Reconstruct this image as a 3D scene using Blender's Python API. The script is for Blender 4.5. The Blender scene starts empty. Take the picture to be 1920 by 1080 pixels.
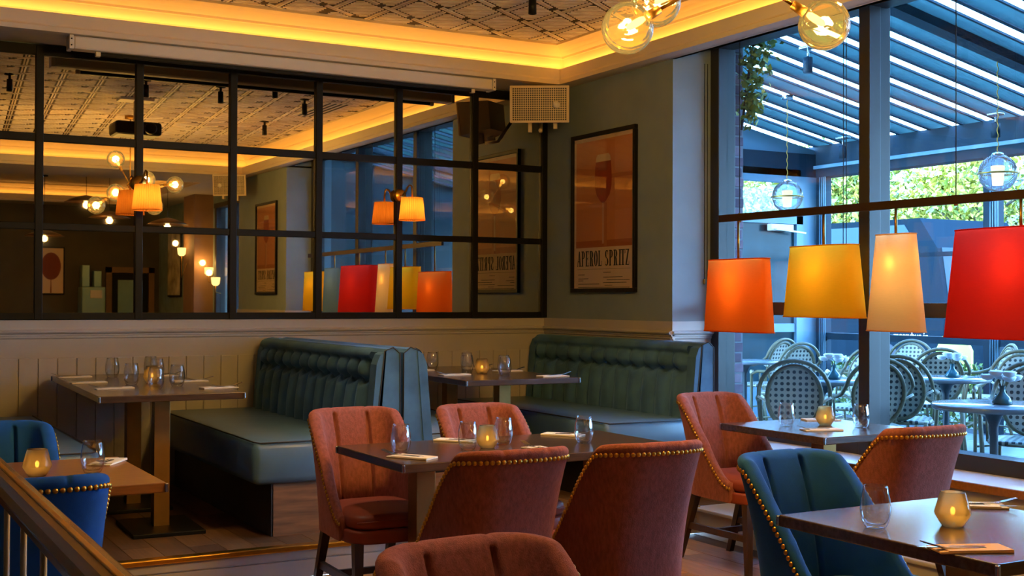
import bpy, bmesh, math, random
from mathutils import Vector, Matrix
random.seed(7)
PI = math.pi
sc = bpy.context.scene
C = sc.collection

# ------------------------------------------------------------------ camera
def set_camera():
    f, yaw, pit, rol = 2303.292, 0.512743, 0.00966334, 0.003904155
    F = Vector((math.sin(yaw)*math.cos(pit), math.cos(yaw)*math.cos(pit), math.sin(pit)))
    r = Vector((math.cos(yaw), -math.sin(yaw), 0)); u = r.cross(F)
    r2 = r*math.cos(rol)+u*math.sin(rol); u2 = -r*math.sin(rol)+u*math.cos(rol)
    cd = bpy.data.cameras.new('camera'); cd.sensor_width = 36; cd.lens = f/1920*36
    cd.clip_start = .05; cd.clip_end = 300
    co = bpy.data.objects.new('camera', cd); C.objects.link(co)
    m = Matrix((r2, u2, -F)).transposed().to_4x4(); m.translation = Vector((0, 0, 1.42))
    co.matrix_world = m; sc.camera = co
set_camera()

# ------------------------------------------------------------------ world, sun, exposure
w = bpy.data.worlds.new('sky'); sc.world = w; w.use_nodes = True
nt = w.node_tree; nt.nodes.clear()
out = nt.nodes.new('ShaderNodeOutputWorld'); bg = nt.nodes.new('ShaderNodeBackground')
tc = nt.nodes.new('ShaderNodeTexCoord'); sx = nt.nodes.new('ShaderNodeSeparateXYZ')
rmp = nt.nodes.new('ShaderNodeValToRGB')
rmp.color_ramp.elements[0].position = .0; rmp.color_ramp.elements[0].color = (.36, .65, 1.0, 1)
rmp.color_ramp.elements[1].position = .75; rmp.color_ramp.elements[1].color = (.14, .41, 1.0, 1)
nt.links.new(tc.outputs['Generated'], sx.inputs[0]); nt.links.new(sx.outputs['Z'], rmp.inputs[0])
nt.links.new(rmp.outputs[0], bg.inputs[0]); bg.inputs[1].default_value = 17.0
nt.links.new(bg.outputs[0], out.inputs[0])
sl = bpy.data.lights.new('sun', 'SUN'); sl.energy = 2.4; sl.angle = math.radians(3); sl.color = (1.0, .95, .82)
so = bpy.data.objects.new('sun', sl); C.objects.link(so)
so.rotation_euler = Vector((-.62, -.25, .75)).to_track_quat('Z', 'Y').to_euler()
vs = sc.view_settings; vs.view_transform = 'Standard'; vs.look = 'None'; vs.exposure = 0.8; vs.gamma = 1.0
vs.use_curve_mapping = False
cy = sc.cycles
cy.use_denoising = True; cy.sample_clamp_indirect = 4.0; cy.sample_clamp_direct = 0.0
cy.max_bounces = 10; cy.diffuse_bounces = 4; cy.glossy_bounces = 4; cy.transmission_bounces = 8; cy.transparent_max_bounces = 24
cy.caustics_reflective = False; cy.caustics_refractive = False; cy.blur_glossy = .5

# ------------------------------------------------------------------ materials
def lin(h):
    h = h.lstrip('#'); v = [int(h[i:i+2], 16)/255 for i in (0, 2, 4)]
    return tuple(c/12.92 if c <= .04045 else ((c+.055)/1.055)**2.4 for c in v)
def mat(name, col, rough=.6, metal=0., noise=0., nscale=8., stretch=(1, 1, 1), bump=0., bscale=60., sheen=0., coat=0., emit=None, spec=.5, detail=4):
    m = bpy.data.materials.new(name); m.use_nodes = True
    n = m.node_tree.nodes; L = m.node_tree.links; p = n['Principled BSDF']
    if isinstance(col, str): col = lin(col)
    p.inputs['Base Color'].default_value = (*col, 1); p.inputs['Roughness'].default_value = rough
    p.inputs['Metallic'].default_value = metal; p.inputs['Specular IOR Level'].default_value = spec
    if sheen:
        p.inputs['Sheen Weight'].default_value = sheen; p.inputs['Sheen Roughness'].default_value = .35
        p.inputs['Sheen Tint'].default_value = (*[min(1, c*3+.12) for c in col], 1)
    if coat: p.inputs['Coat Weight'].default_value = coat; p.inputs['Coat Roughness'].default_value = .15
    if emit: p.inputs['Emission Color'].default_value = (*emit[0], 1); p.inputs['Emission Strength'].default_value = emit[1]
    if noise or bump:
        t = n.new('ShaderNodeTexCoord'); mp = n.new('ShaderNodeMapping'); mp.inputs['Scale'].default_value = stretch
        L.new(t.outputs['Object'], mp.inputs[0])
    if noise:
        nz = n.new('ShaderNodeTexNoise'); nz.inputs['Scale'].default_value = nscale; nz.inputs['Detail'].default_value = detail
        L.new(mp.outputs[0], nz.inputs['Vector'])
        r = n.new('ShaderNodeValToRGB')
        r.color_ramp.elements[0].position = .3; r.color_ramp.elements[1].position = .7
        r.color_ramp.elements[0].color = (*[c*(1-noise) for c in col], 1); r.color_ramp.elements[1].color = (*[min(1, c*(1+noise)) for c in col], 1)
        L.new(nz.outputs['Fac'], r.inputs[0]); L.new(r.outputs[0], p.inputs['Base Color'])
    if bump:
        nb = n.new('ShaderNodeTexNoise'); nb.inputs['Scale'].default_value = bscale; nb.inputs['Detail'].default_value = 3
        L.new(mp.outputs[0], nb.inputs['Vector'])
        b = n.new('ShaderNodeBump'); b.inputs['Strength'].default_value = bump; b.inputs['Distance'].default_value = .01
        L.new(nb.outputs['Fac'], b.inputs['Height']); L.new(b.outputs[0], p.inputs['Normal'])
    return m
def thin_glass(name, tint=(1, 1, 1), refl=1.0, rough=.0, base=.03):
    m = bpy.data.materials.new(name); m.use_nodes = True; n = m.node_tree.nodes; L = m.node_tree.links; n.clear()
    o = n.new('ShaderNodeOutputMaterial'); mx = n.new('ShaderNodeMixShader'); t = n.new('ShaderNodeBsdfTransparent'); g = n.new('ShaderNodeBsdfGlossy')
    t.inputs[0].default_value = (*tint, 1); g.inputs['Roughness'].default_value = rough
    fr = n.new('ShaderNodeLayerWeight'); fr.inputs[0].default_value = .5
    pw = n.new('ShaderNodeMath'); pw.operation = 'POWER'; pw.inputs[1].default_value = 4.0; L.new(fr.outputs['Facing'], pw.inputs[0])
    ma = n.new('ShaderNodeMath'); ma.operation = 'MULTIPLY_ADD'; ma.inputs[1].default_value = .85*refl; ma.inputs[2].default_value = .045*refl
    L.new(pw.outputs[0], ma.inputs[0]); L.new(ma.outputs[0], mx.inputs[0])
    L.new(t.outputs[0], mx.inputs[1]); L.new(g.outputs[0], mx.inputs[2]); L.new(mx.outputs[0], o.inputs[0])
    return m
def shade_mat(name, col, trans=.65, pleat=0):
    m = bpy.data.materials.new(name); m.use_nodes = True; n = m.node_tree.nodes; L = m.node_tree.links; n.clear()
    o = n.new('ShaderNodeOutputMaterial'); mx = n.new('ShaderNodeMixShader'); d = n.new('ShaderNodeBsdfDiffuse'); t = n.new('ShaderNodeBsdfTranslucent')
    nz = n.new('ShaderNodeTexNoise'); tcn = n.new('ShaderNodeTexCoord'); mp = n.new('ShaderNodeMapping'); mp.inputs['Scale'].default_value = (6, 6, 180)
    L.new(tcn.outputs['Object'], mp.inputs[0]); L.new(mp.outputs[0], nz.inputs['Vector'])
    r = n.new('ShaderNodeValToRGB'); r.color_ramp.elements[0].color = (*[c*.86 for c in col], 1); r.color_ramp.elements[1].color = (*col, 1)
    L.new(nz.outputs['Fac'], r.inputs[0])
    L.new(r.outputs[0], d.inputs[0]); L.new(r.outputs[0], t.inputs[0]); mx.inputs[0].default_value = trans
    L.new(d.outputs[0], mx.inputs[1]); L.new(t.outputs[0], mx.inputs[2]); L.new(mx.outputs[0], o.inputs[0])
    return m
def emis(name, col, s):
    m = bpy.data.materials.new(name); m.use_nodes = True; n = m.node_tree.nodes; L = m.node_tree.links; n.clear()
    o = n.new('ShaderNodeOutputMaterial'); e = n.new('ShaderNodeEmission'); e.inputs[0].default_value = (*col, 1); e.inputs[1].default_value = s
    L.new(e.outputs[0], o.inputs[0]); return m
def dots_mat(name, base, dot, scale, thr, rough=.5, axes='XZ', dark_metal=0):
    """woven or perforated sheet: a staggered grid of small dark holes"""
    m = bpy.data.materials.new(name); m.use_nodes = True; n = m.node_tree.nodes; L = m.node_tree.links; p = n['Principled BSDF']
    t = n.new('ShaderNodeTexCoord'); s = n.new('ShaderNodeSeparateXYZ'); L.new(t.outputs['Object'], s.inputs[0])
    def mth(op, a, b=None):
        k = n.new('ShaderNodeMath'); k.operation = op
        for i, v in enumerate((a, b)):
            if v is None: continue
            if isinstance(v, (int, float)): k.inputs[i].default_value = v
            else: L.new(v, k.inputs[i])
        return k.outputs[0]
    a = mth('MULTIPLY', s.outputs[axes[0]], scale*2*PI); b = mth('MULTIPLY', s.outputs[axes[1]], scale*2*PI)
    v = mth('ADD', mth('MULTIPLY', mth('COSINE', a), .5), mth('MULTIPLY', mth('COSINE', b), .5))
    v2 = mth('MULTIPLY', mth('COSINE', mth('MULTIPLY', a, .5)), mth('COSINE', mth('MULTIPLY', b, .5)))
    h = mth('GREATER_THAN', mth('ABSOLUTE', v2), thr)
    mx = n.new('ShaderNodeMix'); mx.data_type = 'RGBA'; L.new(h, mx.inputs['Factor'])
    mx.inputs[6].default_value = (*base, 1); mx.inputs[7].default_value = (*dot, 1)
    L.new(mx.outputs[2], p.inputs['Base Color']); p.inputs['Roughness'].default_value = rough
    return m

WARM = (1.0, .56, .16)
M = {}
M['panel'] = mat('taupe_panel_paint', (.46, .42, .38), .45, noise=.04, nscale=3)
M['wall'] = mat('dark_grey_paint', (.22, .28, .31), .75, noise=.06, nscale=4, bump=.05, bscale=200)
M['soffit'] = mat('cream_plaster', (.68, .60, .50), .6, noise=.03, nscale=3)
M['cornice'] = mat('cornice_plaster', '#e6cfa4', .6)
M['black'] = mat('black_steel', '#0d0b09', .5, noise=.1, nscale=20, spec=.2)
M['mirror'] = mat('tinted_mirror', (.66, .62, .54), .012, 1.0)
M['white_metal'] = mat('white_enamel', '#d8cfc2', .4)
M['wood_dark'] = mat('walnut_top', '#473428', .24, noise=.32, nscale=5, stretch=(1.5, 14, 14), coat=.25, spec=.5)
M['wood_warm'] = mat('warm_oak_top', '#8a5526', .3, noise=.22, nscale=5, stretch=(1.5, 14, 14), coat=.2)
M['wood_edge'] = mat('walnut_edge', '#3a2415', .4, noise=.2, nscale=8)
M['leg_wood'] = mat('dark_leg_wood', '#3b2517', .4, noise=.25, nscale=6, stretch=(12, 12, 1))
M['oak'] = mat('oak_panel', '#7d5532', .5, noise=.35, nscale=4, stretch=(1.2, 1.2, 12), detail=8)
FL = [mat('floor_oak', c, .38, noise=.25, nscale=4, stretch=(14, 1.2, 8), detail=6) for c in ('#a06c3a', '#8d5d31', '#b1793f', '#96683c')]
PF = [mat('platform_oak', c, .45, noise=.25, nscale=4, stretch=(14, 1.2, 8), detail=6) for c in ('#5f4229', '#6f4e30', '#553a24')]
M['brass'] = mat('brass', '#c9963f', .28, 1.0, noise=.08, nscale=30)
M['brass_old'] = mat('aged_brass', '#9a7233', .38, 1.0, noise=.15, nscale=20)
M['bronze'] = mat('bronze_column', '#a07a45', .42, .85, noise=.08, nscale=12)
M['velvet'] = mat('teal_velvet', (.06, .14, .24), .75, noise=.28, nscale=5, sheen=.5, bump=.08, bscale=300, spec=.12)
M['leather'] = mat('teal_leather', (.075, .15, .235), .36, noise=.08, nscale=6, bump=.04, bscale=200)
M['leather_dark'] = mat('brown_trim', '#2a211c', .5)
M['red'] = mat('terracotta_tweed', (.25, .080, .064), .9, noise=.22, nscale=90, sheen=.45, bump=.35, bscale=420, stretch=(1, 1, .35), spec=.12)
M['red_leather'] = mat('terracotta_seat', '#8a3a26', .5, noise=.08, nscale=5)
M['blue'] = mat('navy_velvet', (.012, .08, .31), .8, noise=.15, nscale=9, sheen=.5, bump=.1, bscale=350, spec=.1)
M['blue_seat'] = mat('navy_seat', (.014, .07, .14), .6, noise=.1, nscale=6, sheen=.4)
M['piping'] = mat('dark_piping', '#1c1a1a', .6)
M['glass'] = thin_glass('clear_glass', (.97, .98, .98), 1.0)
M['tumbler'] = thin_glass('tumbler_glass', (.965, .975, .98), 2.0)
M['pane'] = thin_glass('window_glass', (.90, .965, .98), .55)
M['pglass'] = thin_glass('picture_glass', (.97, .97, .97), .8)
M['napkin'] = mat('paper_napkin', '#e6dccb', .85)
M['napkin_k'] = mat('kraft_napkin', '#efc083', .85)
M['ink'] = mat('ink', '#241d18', .8)
M['steel'] = mat('cutlery_steel', '#c8ccd0', .18, 1.0)
M['amber'] = None
def amber_glass(name, col, dens=.5):
    m = bpy.data.materials.new(name); m.use_nodes = True; n = m.node_tree.nodes; L = m.node_tree.links; n.clear()
    o = n.new('ShaderNodeOutputMaterial'); a = n.new('ShaderNodeMixShader'); b = n.new('ShaderNodeMixShader')
    t = n.new('ShaderNodeBsdfTransparent'); g = n.new('ShaderNodeBsdfGlossy'); tr = n.new('ShaderNodeBsdfTranslucent')
    t.inputs[0].default_value = (*col, 1); tr.inputs[0].default_value = (*col, 1); g.inputs['Roughness'].default_value = .06
    fr = n.new('ShaderNodeLayerWeight'); fr.inputs[0].default_value = .22
    a.inputs[0].default_value = dens
    L.new(t.outputs[0], a.inputs[1]); L.new(tr.outputs[0], a.inputs[2])
    L.new(fr.outputs['Fresnel'], b.inputs[0]); L.new(a.outputs[0], b.inputs[1]); L.new(g.outputs[0], b.inputs[2]); L.new(b.outputs[0], o.inputs[0])
    wv = n.new('ShaderNodeTexWave'); wv.inputs['Scale'].default_value = 18; wv.bands_direction = 'DIAGONAL'; wv.inputs['Distortion'].default_value = 2.5
    bp = n.new('ShaderNodeBump'); bp.inputs['Strength'].default_value = .12; bp.inputs['Distance'].default_value = .01
    tcn = n.new('ShaderNodeTexCoord'); L.new(tcn.outputs['Object'], wv.inputs['Vector']); L.new(wv.outputs['Fac'], bp.inputs['Height'])
    L.new(bp.outputs[0], g.inputs['Normal']); L.new(bp.outputs[0], fr.inputs['Normal'])
    return m
M['amber_globe'] = amber_glass('amber_globe_glass', (1.0, .72, .22), .005)
M['amber_votive'] = amber_glass('amber_votive_glass', (.88, .74, .50), .6)
M['bulb'] = emis('bulb_glow', (1.0, .66, .22), 5.5)
M['flame'] = emis('candle_flame', (1.0, .55, .12), 9)
M['led'] = emis('warm_led', (1.0, .46, .08), 6.5)
M['wax'] = mat('wax', '#f0dfb8', .5)
M['frame_win'] = mat('window_paint', '#2b2927', .45)
M['cable'] = mat('black_cable', '#0d0d0d', .6)

# ------------------------------------------------------------------ mesh helpers
class MB:
    def __init__(s): s.v = []; s.f = []; s.sm = []
    def add(s, vs, fs, smooth=False):
        o = len(s.v); s.v += [tuple(p) for p in vs]; s.f += [tuple(i+o for i in f) for f in fs]; s.sm += [smooth]*len(fs); return s
    def box(s, x0, x1, y0, y1, z0, z1):
        return s.add([(x0, y0, z0), (x1, y0, z0), (x1, y1, z0), (x0, y1, z0), (x0, y0, z1), (x1, y0, z1), (x1, y1, z1), (x0, y1, z1)],
                     [(0, 3, 2, 1), (4, 5, 6, 7), (0, 1, 5, 4), (1, 2, 6, 5), (2, 3, 7, 6), (3, 0, 4, 7)])
    def bbox(s, x0, x1, y0, y1, z0, z1, b=.004):
        """box with chamfered edges"""
        bm = bmesh.new(); bmesh.ops.create_cube(bm, size=1)
        for v in bm.verts: v.co = Vector(((x0+x1)/2+v.co.x*(x1-x0), (y0+y1)/2+v.co.y*(y1-y0), (z0+z1)/2+v.co.z*(z1-z0)))
        bmesh.ops.bevel(bm, geom=bm.edges[:], offset=b, segments=2, affect='EDGES', profile=.5)
        bm.verts.index_update(); s.add([v.co for v in bm.verts], [[v.index for v in f.verts] for f in bm.faces]); bm.free(); return s
    def prism(s, poly, axis, a, b):
        """poly: 2-D points; axis x: (y,z) extruded along x; y: (x,z); z: (x,y)"""
        n = len(poly)
        def P(p, t): return {'x': (t, p[0], p[1]), 'y': (p[0], t, p[1]), 'z': (p[0], p[1], t)}[axis]
        vs = [P(p, a) for p in poly]+[P(p, b) for p in poly]
        fs = [(i, (i+1) % n, n+(i+1) % n, n+i) for i in range(n)]+[tuple(range(n-1, -1, -1)), tuple(range(n, 2*n))]
        return s.add(vs, fs)
    def lathe(s, prof, c=(0, 0, 0), n=24, smooth=True, cap=False):
        vs = []; fs = []; k = len(prof)
        for i in range(n):
            a = 2*PI*i/n
            for r, z in prof: vs.append((c[0]+r*math.cos(a), c[1]+r*math.sin(a), c[2]+z))
        for i in range(n):
            j = (i+1) % n
            for q in range(k-1): fs.append((i*k+q, j*k+q, j*k+q+1, i*k+q+1))
        if cap:
            fs.append(tuple(i*k for i in range(n-1, -1, -1))); fs.append(tuple(i*k+k-1 for i in range(n)))
        return s.add(vs, fs, smooth)
    def tube(s, pts, r, n=8, closed=False, smooth=True):
        pts = [Vector(p) for p in pts]; k = len(pts); vs = []; fs = []
        rr = r if isinstance(r, (list, tuple)) else [r]*k
        prev = None
        for i, p in enumerate(pts):
            if closed: t = pts[(i+1) % k]-pts[i-1]
            else: t = pts[min(i+1, k-1)]-pts[max(i-1, 0)]
            t.normalize()
            if prev is None:
                a = Vector((0, 0, 1)) if abs(t.z) < .9 else Vector((1, 0, 0)); u = t.cross(a).normalized()
            else:
                u = (prev-t*prev.dot(t)).normalized()
            prev = u; v = t.cross(u)
            for j in range(n):
                a = 2*PI*j/n; vs.append(p+(u*math.cos(a)+v*math.sin(a))*rr[i])
        for i in range(k if closed else k-1):
            for j in range(n):
                fs.append((i*n+j, i*n+(j+1) % n, ((i+1) % k)*n+(j+1) % n, ((i+1) % k)*n+j))
        if not closed: fs += [tuple(range(n-1, -1, -1)), tuple((k-1)*n+j for j in range(n))]
        return s.add(vs, fs, smooth)
    def sphere(s, c, r, nu=16, nv=10, sz=1.0):
        prof = [(max(1e-4, r*math.sin(PI*i/nv)), -r*sz*math.cos(PI*i/nv)) for i in range(nv+1)]
        return s.lathe(prof, c, nu)
    def grid(s, fn, nu, nv, smooth=True):
        vs = [fn(i/nu, j/nv) for i in range(nu+1) for j in range(nv+1)]
        fs = [(i*(nv+1)+j, (i+1)*(nv+1)+j, (i+1)*(nv+1)+j+1, i*(nv+1)+j+1) for i in range(nu) for j in range(nv)]
        return s.add(vs, fs, smooth)
    def beam(s, a, b, wdt, hgt):
        """rectangular bar between two points"""
        a = Vector(a); b = Vector(b); t = (b-a).normalized(); up = Vector((0, 0, 1)) if abs(t.z) < .95 else Vector((1, 0, 0))
        u = t.cross(up).normalized()*wdt/2; v = u.cross(t).normalized()*hgt/2
        vs = [a-u-v, a+u-v, a+u+v, a-u+v, b-u-v, b+u-v, b+u+v, b-u+v]
        return s.add(vs, [(0, 3, 2, 1), (4, 5, 6, 7), (0, 1, 5, 4), (1, 2, 6, 5), (2, 3, 7, 6), (3, 0, 4, 7)])
    def move(s, m):
        s.v = [tuple(m @ Vector(p)) for p in s.v]; return s
    def mesh(s, name):
        me = bpy.data.meshes.new(name); me.from_pydata(s.v, [], s.f)
        me.polygons.foreach_set('use_smooth', s.sm); me.update()
        bm = bmesh.new(); bm.from_mesh(me); bmesh.ops.recalc_face_normals(bm, faces=bm.faces); bm.to_mesh(me); bm.free()
        return me
    def build(s, name, m, parent=None, subd=0):
        o = bpy.data.objects.new(name, s.mesh(name)); C.objects.link(o)
        if m: o.data.materials.append(m)
        if parent: o.parent = parent
        if subd:
            d = o.modifiers.new('s', 'SUBSURF'); d.levels = d.render_levels = subd
        return o
def tag(o, label=None, cat=None, group=None, kind=None):
    if label: o['label'] = label
    if cat: o['category'] = cat
    if group: o['group'] = group
    if kind: o['kind'] = kind
    return o
def thing(name, label, cat, loc=(0, 0, 0), rz=0, group=None):
    o = bpy.data.objects.new(name, None); C.objects.link(o); o.location = loc; o.rotation_euler = (0, 0, rz); o.empty_display_size = .1
    return tag(o, label, cat, group)
def obj(name, me, m, parent=None, loc=(0, 0, 0), rot=(0, 0, 0)):
    o = bpy.data.objects.new(name, me); C.objects.link(o); o.parent = parent; o.location = loc; o.rotation_euler = rot
    if m and not me.materials: me.materials.append(m)
    return o
def dup(o, parent=None):
    c = o.copy(); C.objects.link(c); c.parent = parent
    for ch in list(o.children): dup(ch, c)
    return c
def place(o, loc, rz=0, label=None):
    o.location = loc; o.rotation_euler = (0, 0, rz)
    if label: o['label'] = label
    return o
def struct(name, mb, m, parent=None):
    o = mb.build(name, m, parent)
    if not parent: o['kind'] = 'structure'
    return o
def point(name, loc, e, col=WARM, r=.03, parent=None):
    l = bpy.data.lights.new(name, 'POINT'); l.energy = e; l.color = col; l.shadow_soft_size = r
    o = bpy.data.objects.new(name, l); C.objects.link(o); o.location = loc; o.parent = parent; return o

# ------------------------------------------------------------------ room shell
D = 8.4; RX = 5.03; WX = 5.40; PZ = .16        # back wall, pier side wall, window plane, platform height
SZ = 3.06; LIP = 3.18; CZ = 3.36; BACK = -6.0; LEFTX = -2.5
floor = struct('floor', MB().box(LEFTX-.2, 5.6, BACK-.2, 6.04, -.2, -.012), M['wood_edge'])
pw = .19
for i in range(18):
    x = 1.30+i*pw; y = 1.2+(i*.73 % 1.1)-1.1; k = 0
    while y < 6.0:
        y2 = min(y+1.45, 6.0)
        if x+pw < 4.70 and y2-y > .05:
            MB().bbox(x+.0015, x+pw-.0015, y+.0015, y2-.0015, -.012, 0, .0015).build('plank', FL[(i*7+k*3) % 4], floor)
        y = y2; k += 1
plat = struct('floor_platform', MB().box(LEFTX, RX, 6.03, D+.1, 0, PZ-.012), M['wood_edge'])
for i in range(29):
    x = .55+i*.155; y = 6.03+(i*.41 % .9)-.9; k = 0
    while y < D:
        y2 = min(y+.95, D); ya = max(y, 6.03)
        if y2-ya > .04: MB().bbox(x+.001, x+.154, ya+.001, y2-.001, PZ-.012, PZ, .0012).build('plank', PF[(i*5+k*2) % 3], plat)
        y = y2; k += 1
struct('trim_1', MB().bbox(LEFTX, 4.70, 5.985, 6.05, PZ-.022, PZ+.006, .006), M['brass'])
struct('trim_2', MB().box(LEFTX, 4.70, 6.0, 6.03, .096, PZ-.022).box(LEFTX, 4.70, 6.008, 6.03, .088, .096).box(LEFTX, 4.70, 6.0, 6.03, 0, .088), M['panel'])

def rail_profile(side):
    return [(0, 1.278), (.022, 1.278), (.022, 1.216), (.046, 1.209), (.05, 1.202), (.046, 1.194), (.030, 1.186), (.030, 1.178), (.022, 1.175), (.022, 1.163), (.013, 1.155), (.013, 1.03), (0, 1.03)]
wall_back = struct('wall_back', MB().box(LEFTX-.2, 5.8, D, D+.25, 0, 4.0), M['wall'])
struct('trim_3', MB().prism([(D-d, z) for d, z in rail_profile(0)], 'x', LEFTX, RX), M['panel'])
plank_me = MB().bbox(-.0565, .0565, -.010, .0, PZ, 1.03, .003).mesh('plank')
plank_me.materials.append(M['panel'])
n = 0; x = .45
backing = MB().box(LEFTX, RX, D-.004, D, PZ, 1.03).build('backing', M['panel'], wall_back)
while x < RX:
    obj('plank', plank_me, None, wall_back, (x, D-.004, 0)); x += .119
wall_right = struct('wall_right', MB().box(RX, 5.52, 6.72, D+.1, 0, 4.0), M['wall'])
struct('trim_4', MB().prism([(RX-d, z) for d, z in rail_profile(0)], 'y', 6.69, D).prism([(6.72-d, z) for d, z in rail_profile(0)], 'x', RX-.02, WX-.03), M['panel'])
y = 6.72+.06
while y < D:
    obj('plank', plank_me, None, wall_right, (RX-.001, y, 0), (0, 0, -PI/2)); y += .119
for k in range(3): obj('plank', plank_me, None, wall_right, (RX+.062+k*.119, 6.719, 0))
# pier 2 beside the camera, poster side
wall_pier = struct('wall_pier', MB().box(RX, 5.62, .14, 2.12, 0, 4.0), M['wall'])
struct('trim_5', MB().prism([(RX-d, z) for d, z in rail_profile(0)], 'y', .14, 2.12).prism([(2.12+d, z) for d, z in rail_profile(0)], 'x', RX-.02, WX-.03), M['panel'])
struct('wall_left', MB().box(LEFTX-.2, LEFTX, BACK-.2, D+.2, -.2, 4.0), M['wall'])
M['rear'] = mat('rear_dark_paint', '#5a5140', .8, noise=.1, nscale=3)
struct('wall_front', MB().box(LEFTX-.2, 5.8, BACK-.2, BACK, -.2, 4.0), M['rear'])
M['teal_wall'] = mat('pale_teal_plaster', '#8fa39d', .8, noise=.12, nscale=7)
# side wall behind pier 2 with its own window opening (Y -2.0 .. 0.0)
struct('wall_side', MB().box(WX, 5.62, BACK, -2.2, -.2, 4.0).box(WX, 5.62, -2.2, .14, -.2, .9).box(WX, 5.62, -2.2, .14, 2.9, 4.0), M['teal_wall'])

# ledge, apron and plinth under the window
struct('wall_apron', MB().box(RX, 5.5, 2.12, 6.72, -.2, .49), M['panel'])
M['ledge'] = mat('ledge_board', '#cfc7bb', .35)
struct('window_sill', MB().bbox(RX-.02, 5.45, 2.12, 6.72, .494, .518, .004), M['ledge'])
struct('trim_6', MB().bbox(RX-.035, RX-.018, 2.12, 6.72, .475, .519, .005), M['wood_warm'])
struct('trim_7', MB().box(4.68, RX, .2, 6.03, -.01, .135).bbox(4.665, RX, .2, 6.03, .135, .158, .006), M['panel'])

# window: jambs, posts, transom, panes
def window(name, y0, y1, posts, z0, z1, tz):
    wn = struct(name, MB().box(WX-.06, WX+.08, y0, y1, z0, z0+.085).box(WX-.06, WX+.08, y0, y1, z1-.07, z1), M['frame_win'])
    for yy in (y0+.045, y1-.045): MB().bbox(WX-.05, WX+.10, yy-.045, yy+.045, z0, z1, .006).build('jamb', M['frame_win'], wn)
    for yy in posts:
        MB().bbox(WX-.075, WX+.02, yy-.042, yy+.042, z0, z1, .005).bbox(WX+.02, WX+.11, yy-.03, yy+.03, z0, z1, .004).build('post', M['frame_win'], wn)
    es = [y0+.09]+[q for p in posts for q in (p-.03, p+.03)]+[y1-.09]
    for a, b in zip(es[0::2], es[1::2]):
        if tz:
            MB().bbox(WX-.02, WX+.07, a, b, tz-.042, tz+.042, .004).build('transom', M['frame_win'], wn)
            MB().box(WX+.02, WX+.03, a, b, z0+.08, tz-.04).build('pane', M['pane'], wn)
            MB().box(WX+.02, WX+.03, a, b, tz+.04, z1-.06).build('pane', M['pane'], wn)
        else: MB().box(WX+.02, WX+.03, a, b, z0+.08, z1-.06).build('pane', M['pane'], wn)
    return wn
window('window_1', 2.12, 6.72, [3.69, 5.26], .518, 3.22, 1.37)
window('window_2', -2.2, .14, [-1.05], .9, 2.9, None)
struct('wall_header', MB().box(WX-.08, 5.62, 2.12, 6.72, 3.22, 4.0), M['wall'])

# ceiling: bulkheads with fascia, trough, cornice, upper ceiling
TX0, TX1, TY0, TY1 = -2.0, 4.90, .70, 7.97
def tray(name, x0, x1, y0, y1, fs=(1, 1, 1, 1), led=True):
    """fascia, lit trough and cornice round a raised ceiling field"""
    fa = MB(); co = MB(); ld = MB()
    # profile: outward offset o from the field edge (o>0 goes into the bulkhead), z
    pf = [(0, SZ), (-.012, SZ), (-.012, SZ+.03), (-.004, SZ+.036), (0, SZ+.045), (0, LIP), (.018, LIP), (.018, LIP-.02), (.085, LIP-.02), (.085, LIP-.075), (.1, SZ)]
    pc = [(.085, LIP-.03), (.085, LIP+.03), (.055, LIP+.085), (.05, LIP+.09), (.045, LIP+.105), (.012, LIP+.13), (-.03, LIP+.15), (-.06, LIP+.158), (-.08, LIP+.16), (-.08, CZ+.02), (.2, CZ+.02), (.2, LIP-.03)]
    def ring(mb, prof, closed=True):
        vs = []; fs = []; k = len(prof)
        for cx, cy, sx_, sy_ in ((x0, y0, -1, -1), (x1, y0, 1, -1), (x1, y1, 1, 1), (x0, y1, -1, 1)):
            for o, z in prof: vs.append((cx+sx_*o, cy+sy_*o, z))
        for i in range(4):
            j = (i+1) % 4
            for q in range(k if closed else k-1): fs.append((i*k+q, j*k+q, j*k+(q+1) % k, i*k+(q+1) % k))
        mb.add(vs, fs)
    ring(fa, pf); ring(co, pc)
    a = struct(name+'_fascia', fa, M['soffit']); b = struct(name+'_cornice', co, M['cornice'])
    if led:
        ring(ld, [(.034, LIP-.0185), (.062, LIP-.0185), (.062, LIP-.012), (.034, LIP-.012)])
        ld.build('light_strip', M['led'], a)
    return a, b
tray('ceiling_main', TX0, TX1, TY0, TY1)
tray('ceiling_rear', TX0, 4.70, -5.3, -.5)
cs = MB()
for x0, x1, y0, y1 in ((LEFTX, RX, TY1+.09, D), (TX1+.09, RX+.02, TY0-.05, TY1+.1), (LEFTX, TX0-.09, BACK, D), (LEFTX, WX, -.5+.09, TY0-.09), (LEFTX, WX, BACK, -5.39), (4.79, WX, -5.4, -.4), (RX, WX, .14, 2.12)):
    cs.box(x0, x1, y0, y1, SZ, SZ+.02)
struct('ceiling_soffit', cs, M['soffit'])
struct('ceiling_recess', MB().box(RX-.01, WX, 2.0, 6.75, 3.24, 3.28), M['soffit'])
struct('ceiling_bulkhead', MB().box(RX-.01, RX+.02, 2.0, 6.75, SZ, 3.24), M['soffit'])
struct('ceiling_slab', MB().box(LEFTX-.2, 5.8, BACK-.2, D+.25, 3.95, 4.1), M['soffit'])
struct('ceiling_back_up', MB().box(4.95, 5.62, 2.0, 6.75, 3.4, 3.44), M['soffit'])
M['bamboo_base'] = mat('dark_weave_ground', '#352012', .8)
M['bamboo'] = [mat('weave_lath', c, .7, noise=.15, nscale=12) for c in ((.86, .72, .60), (.76, .62, .50), (.92, .80, .68))]
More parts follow.
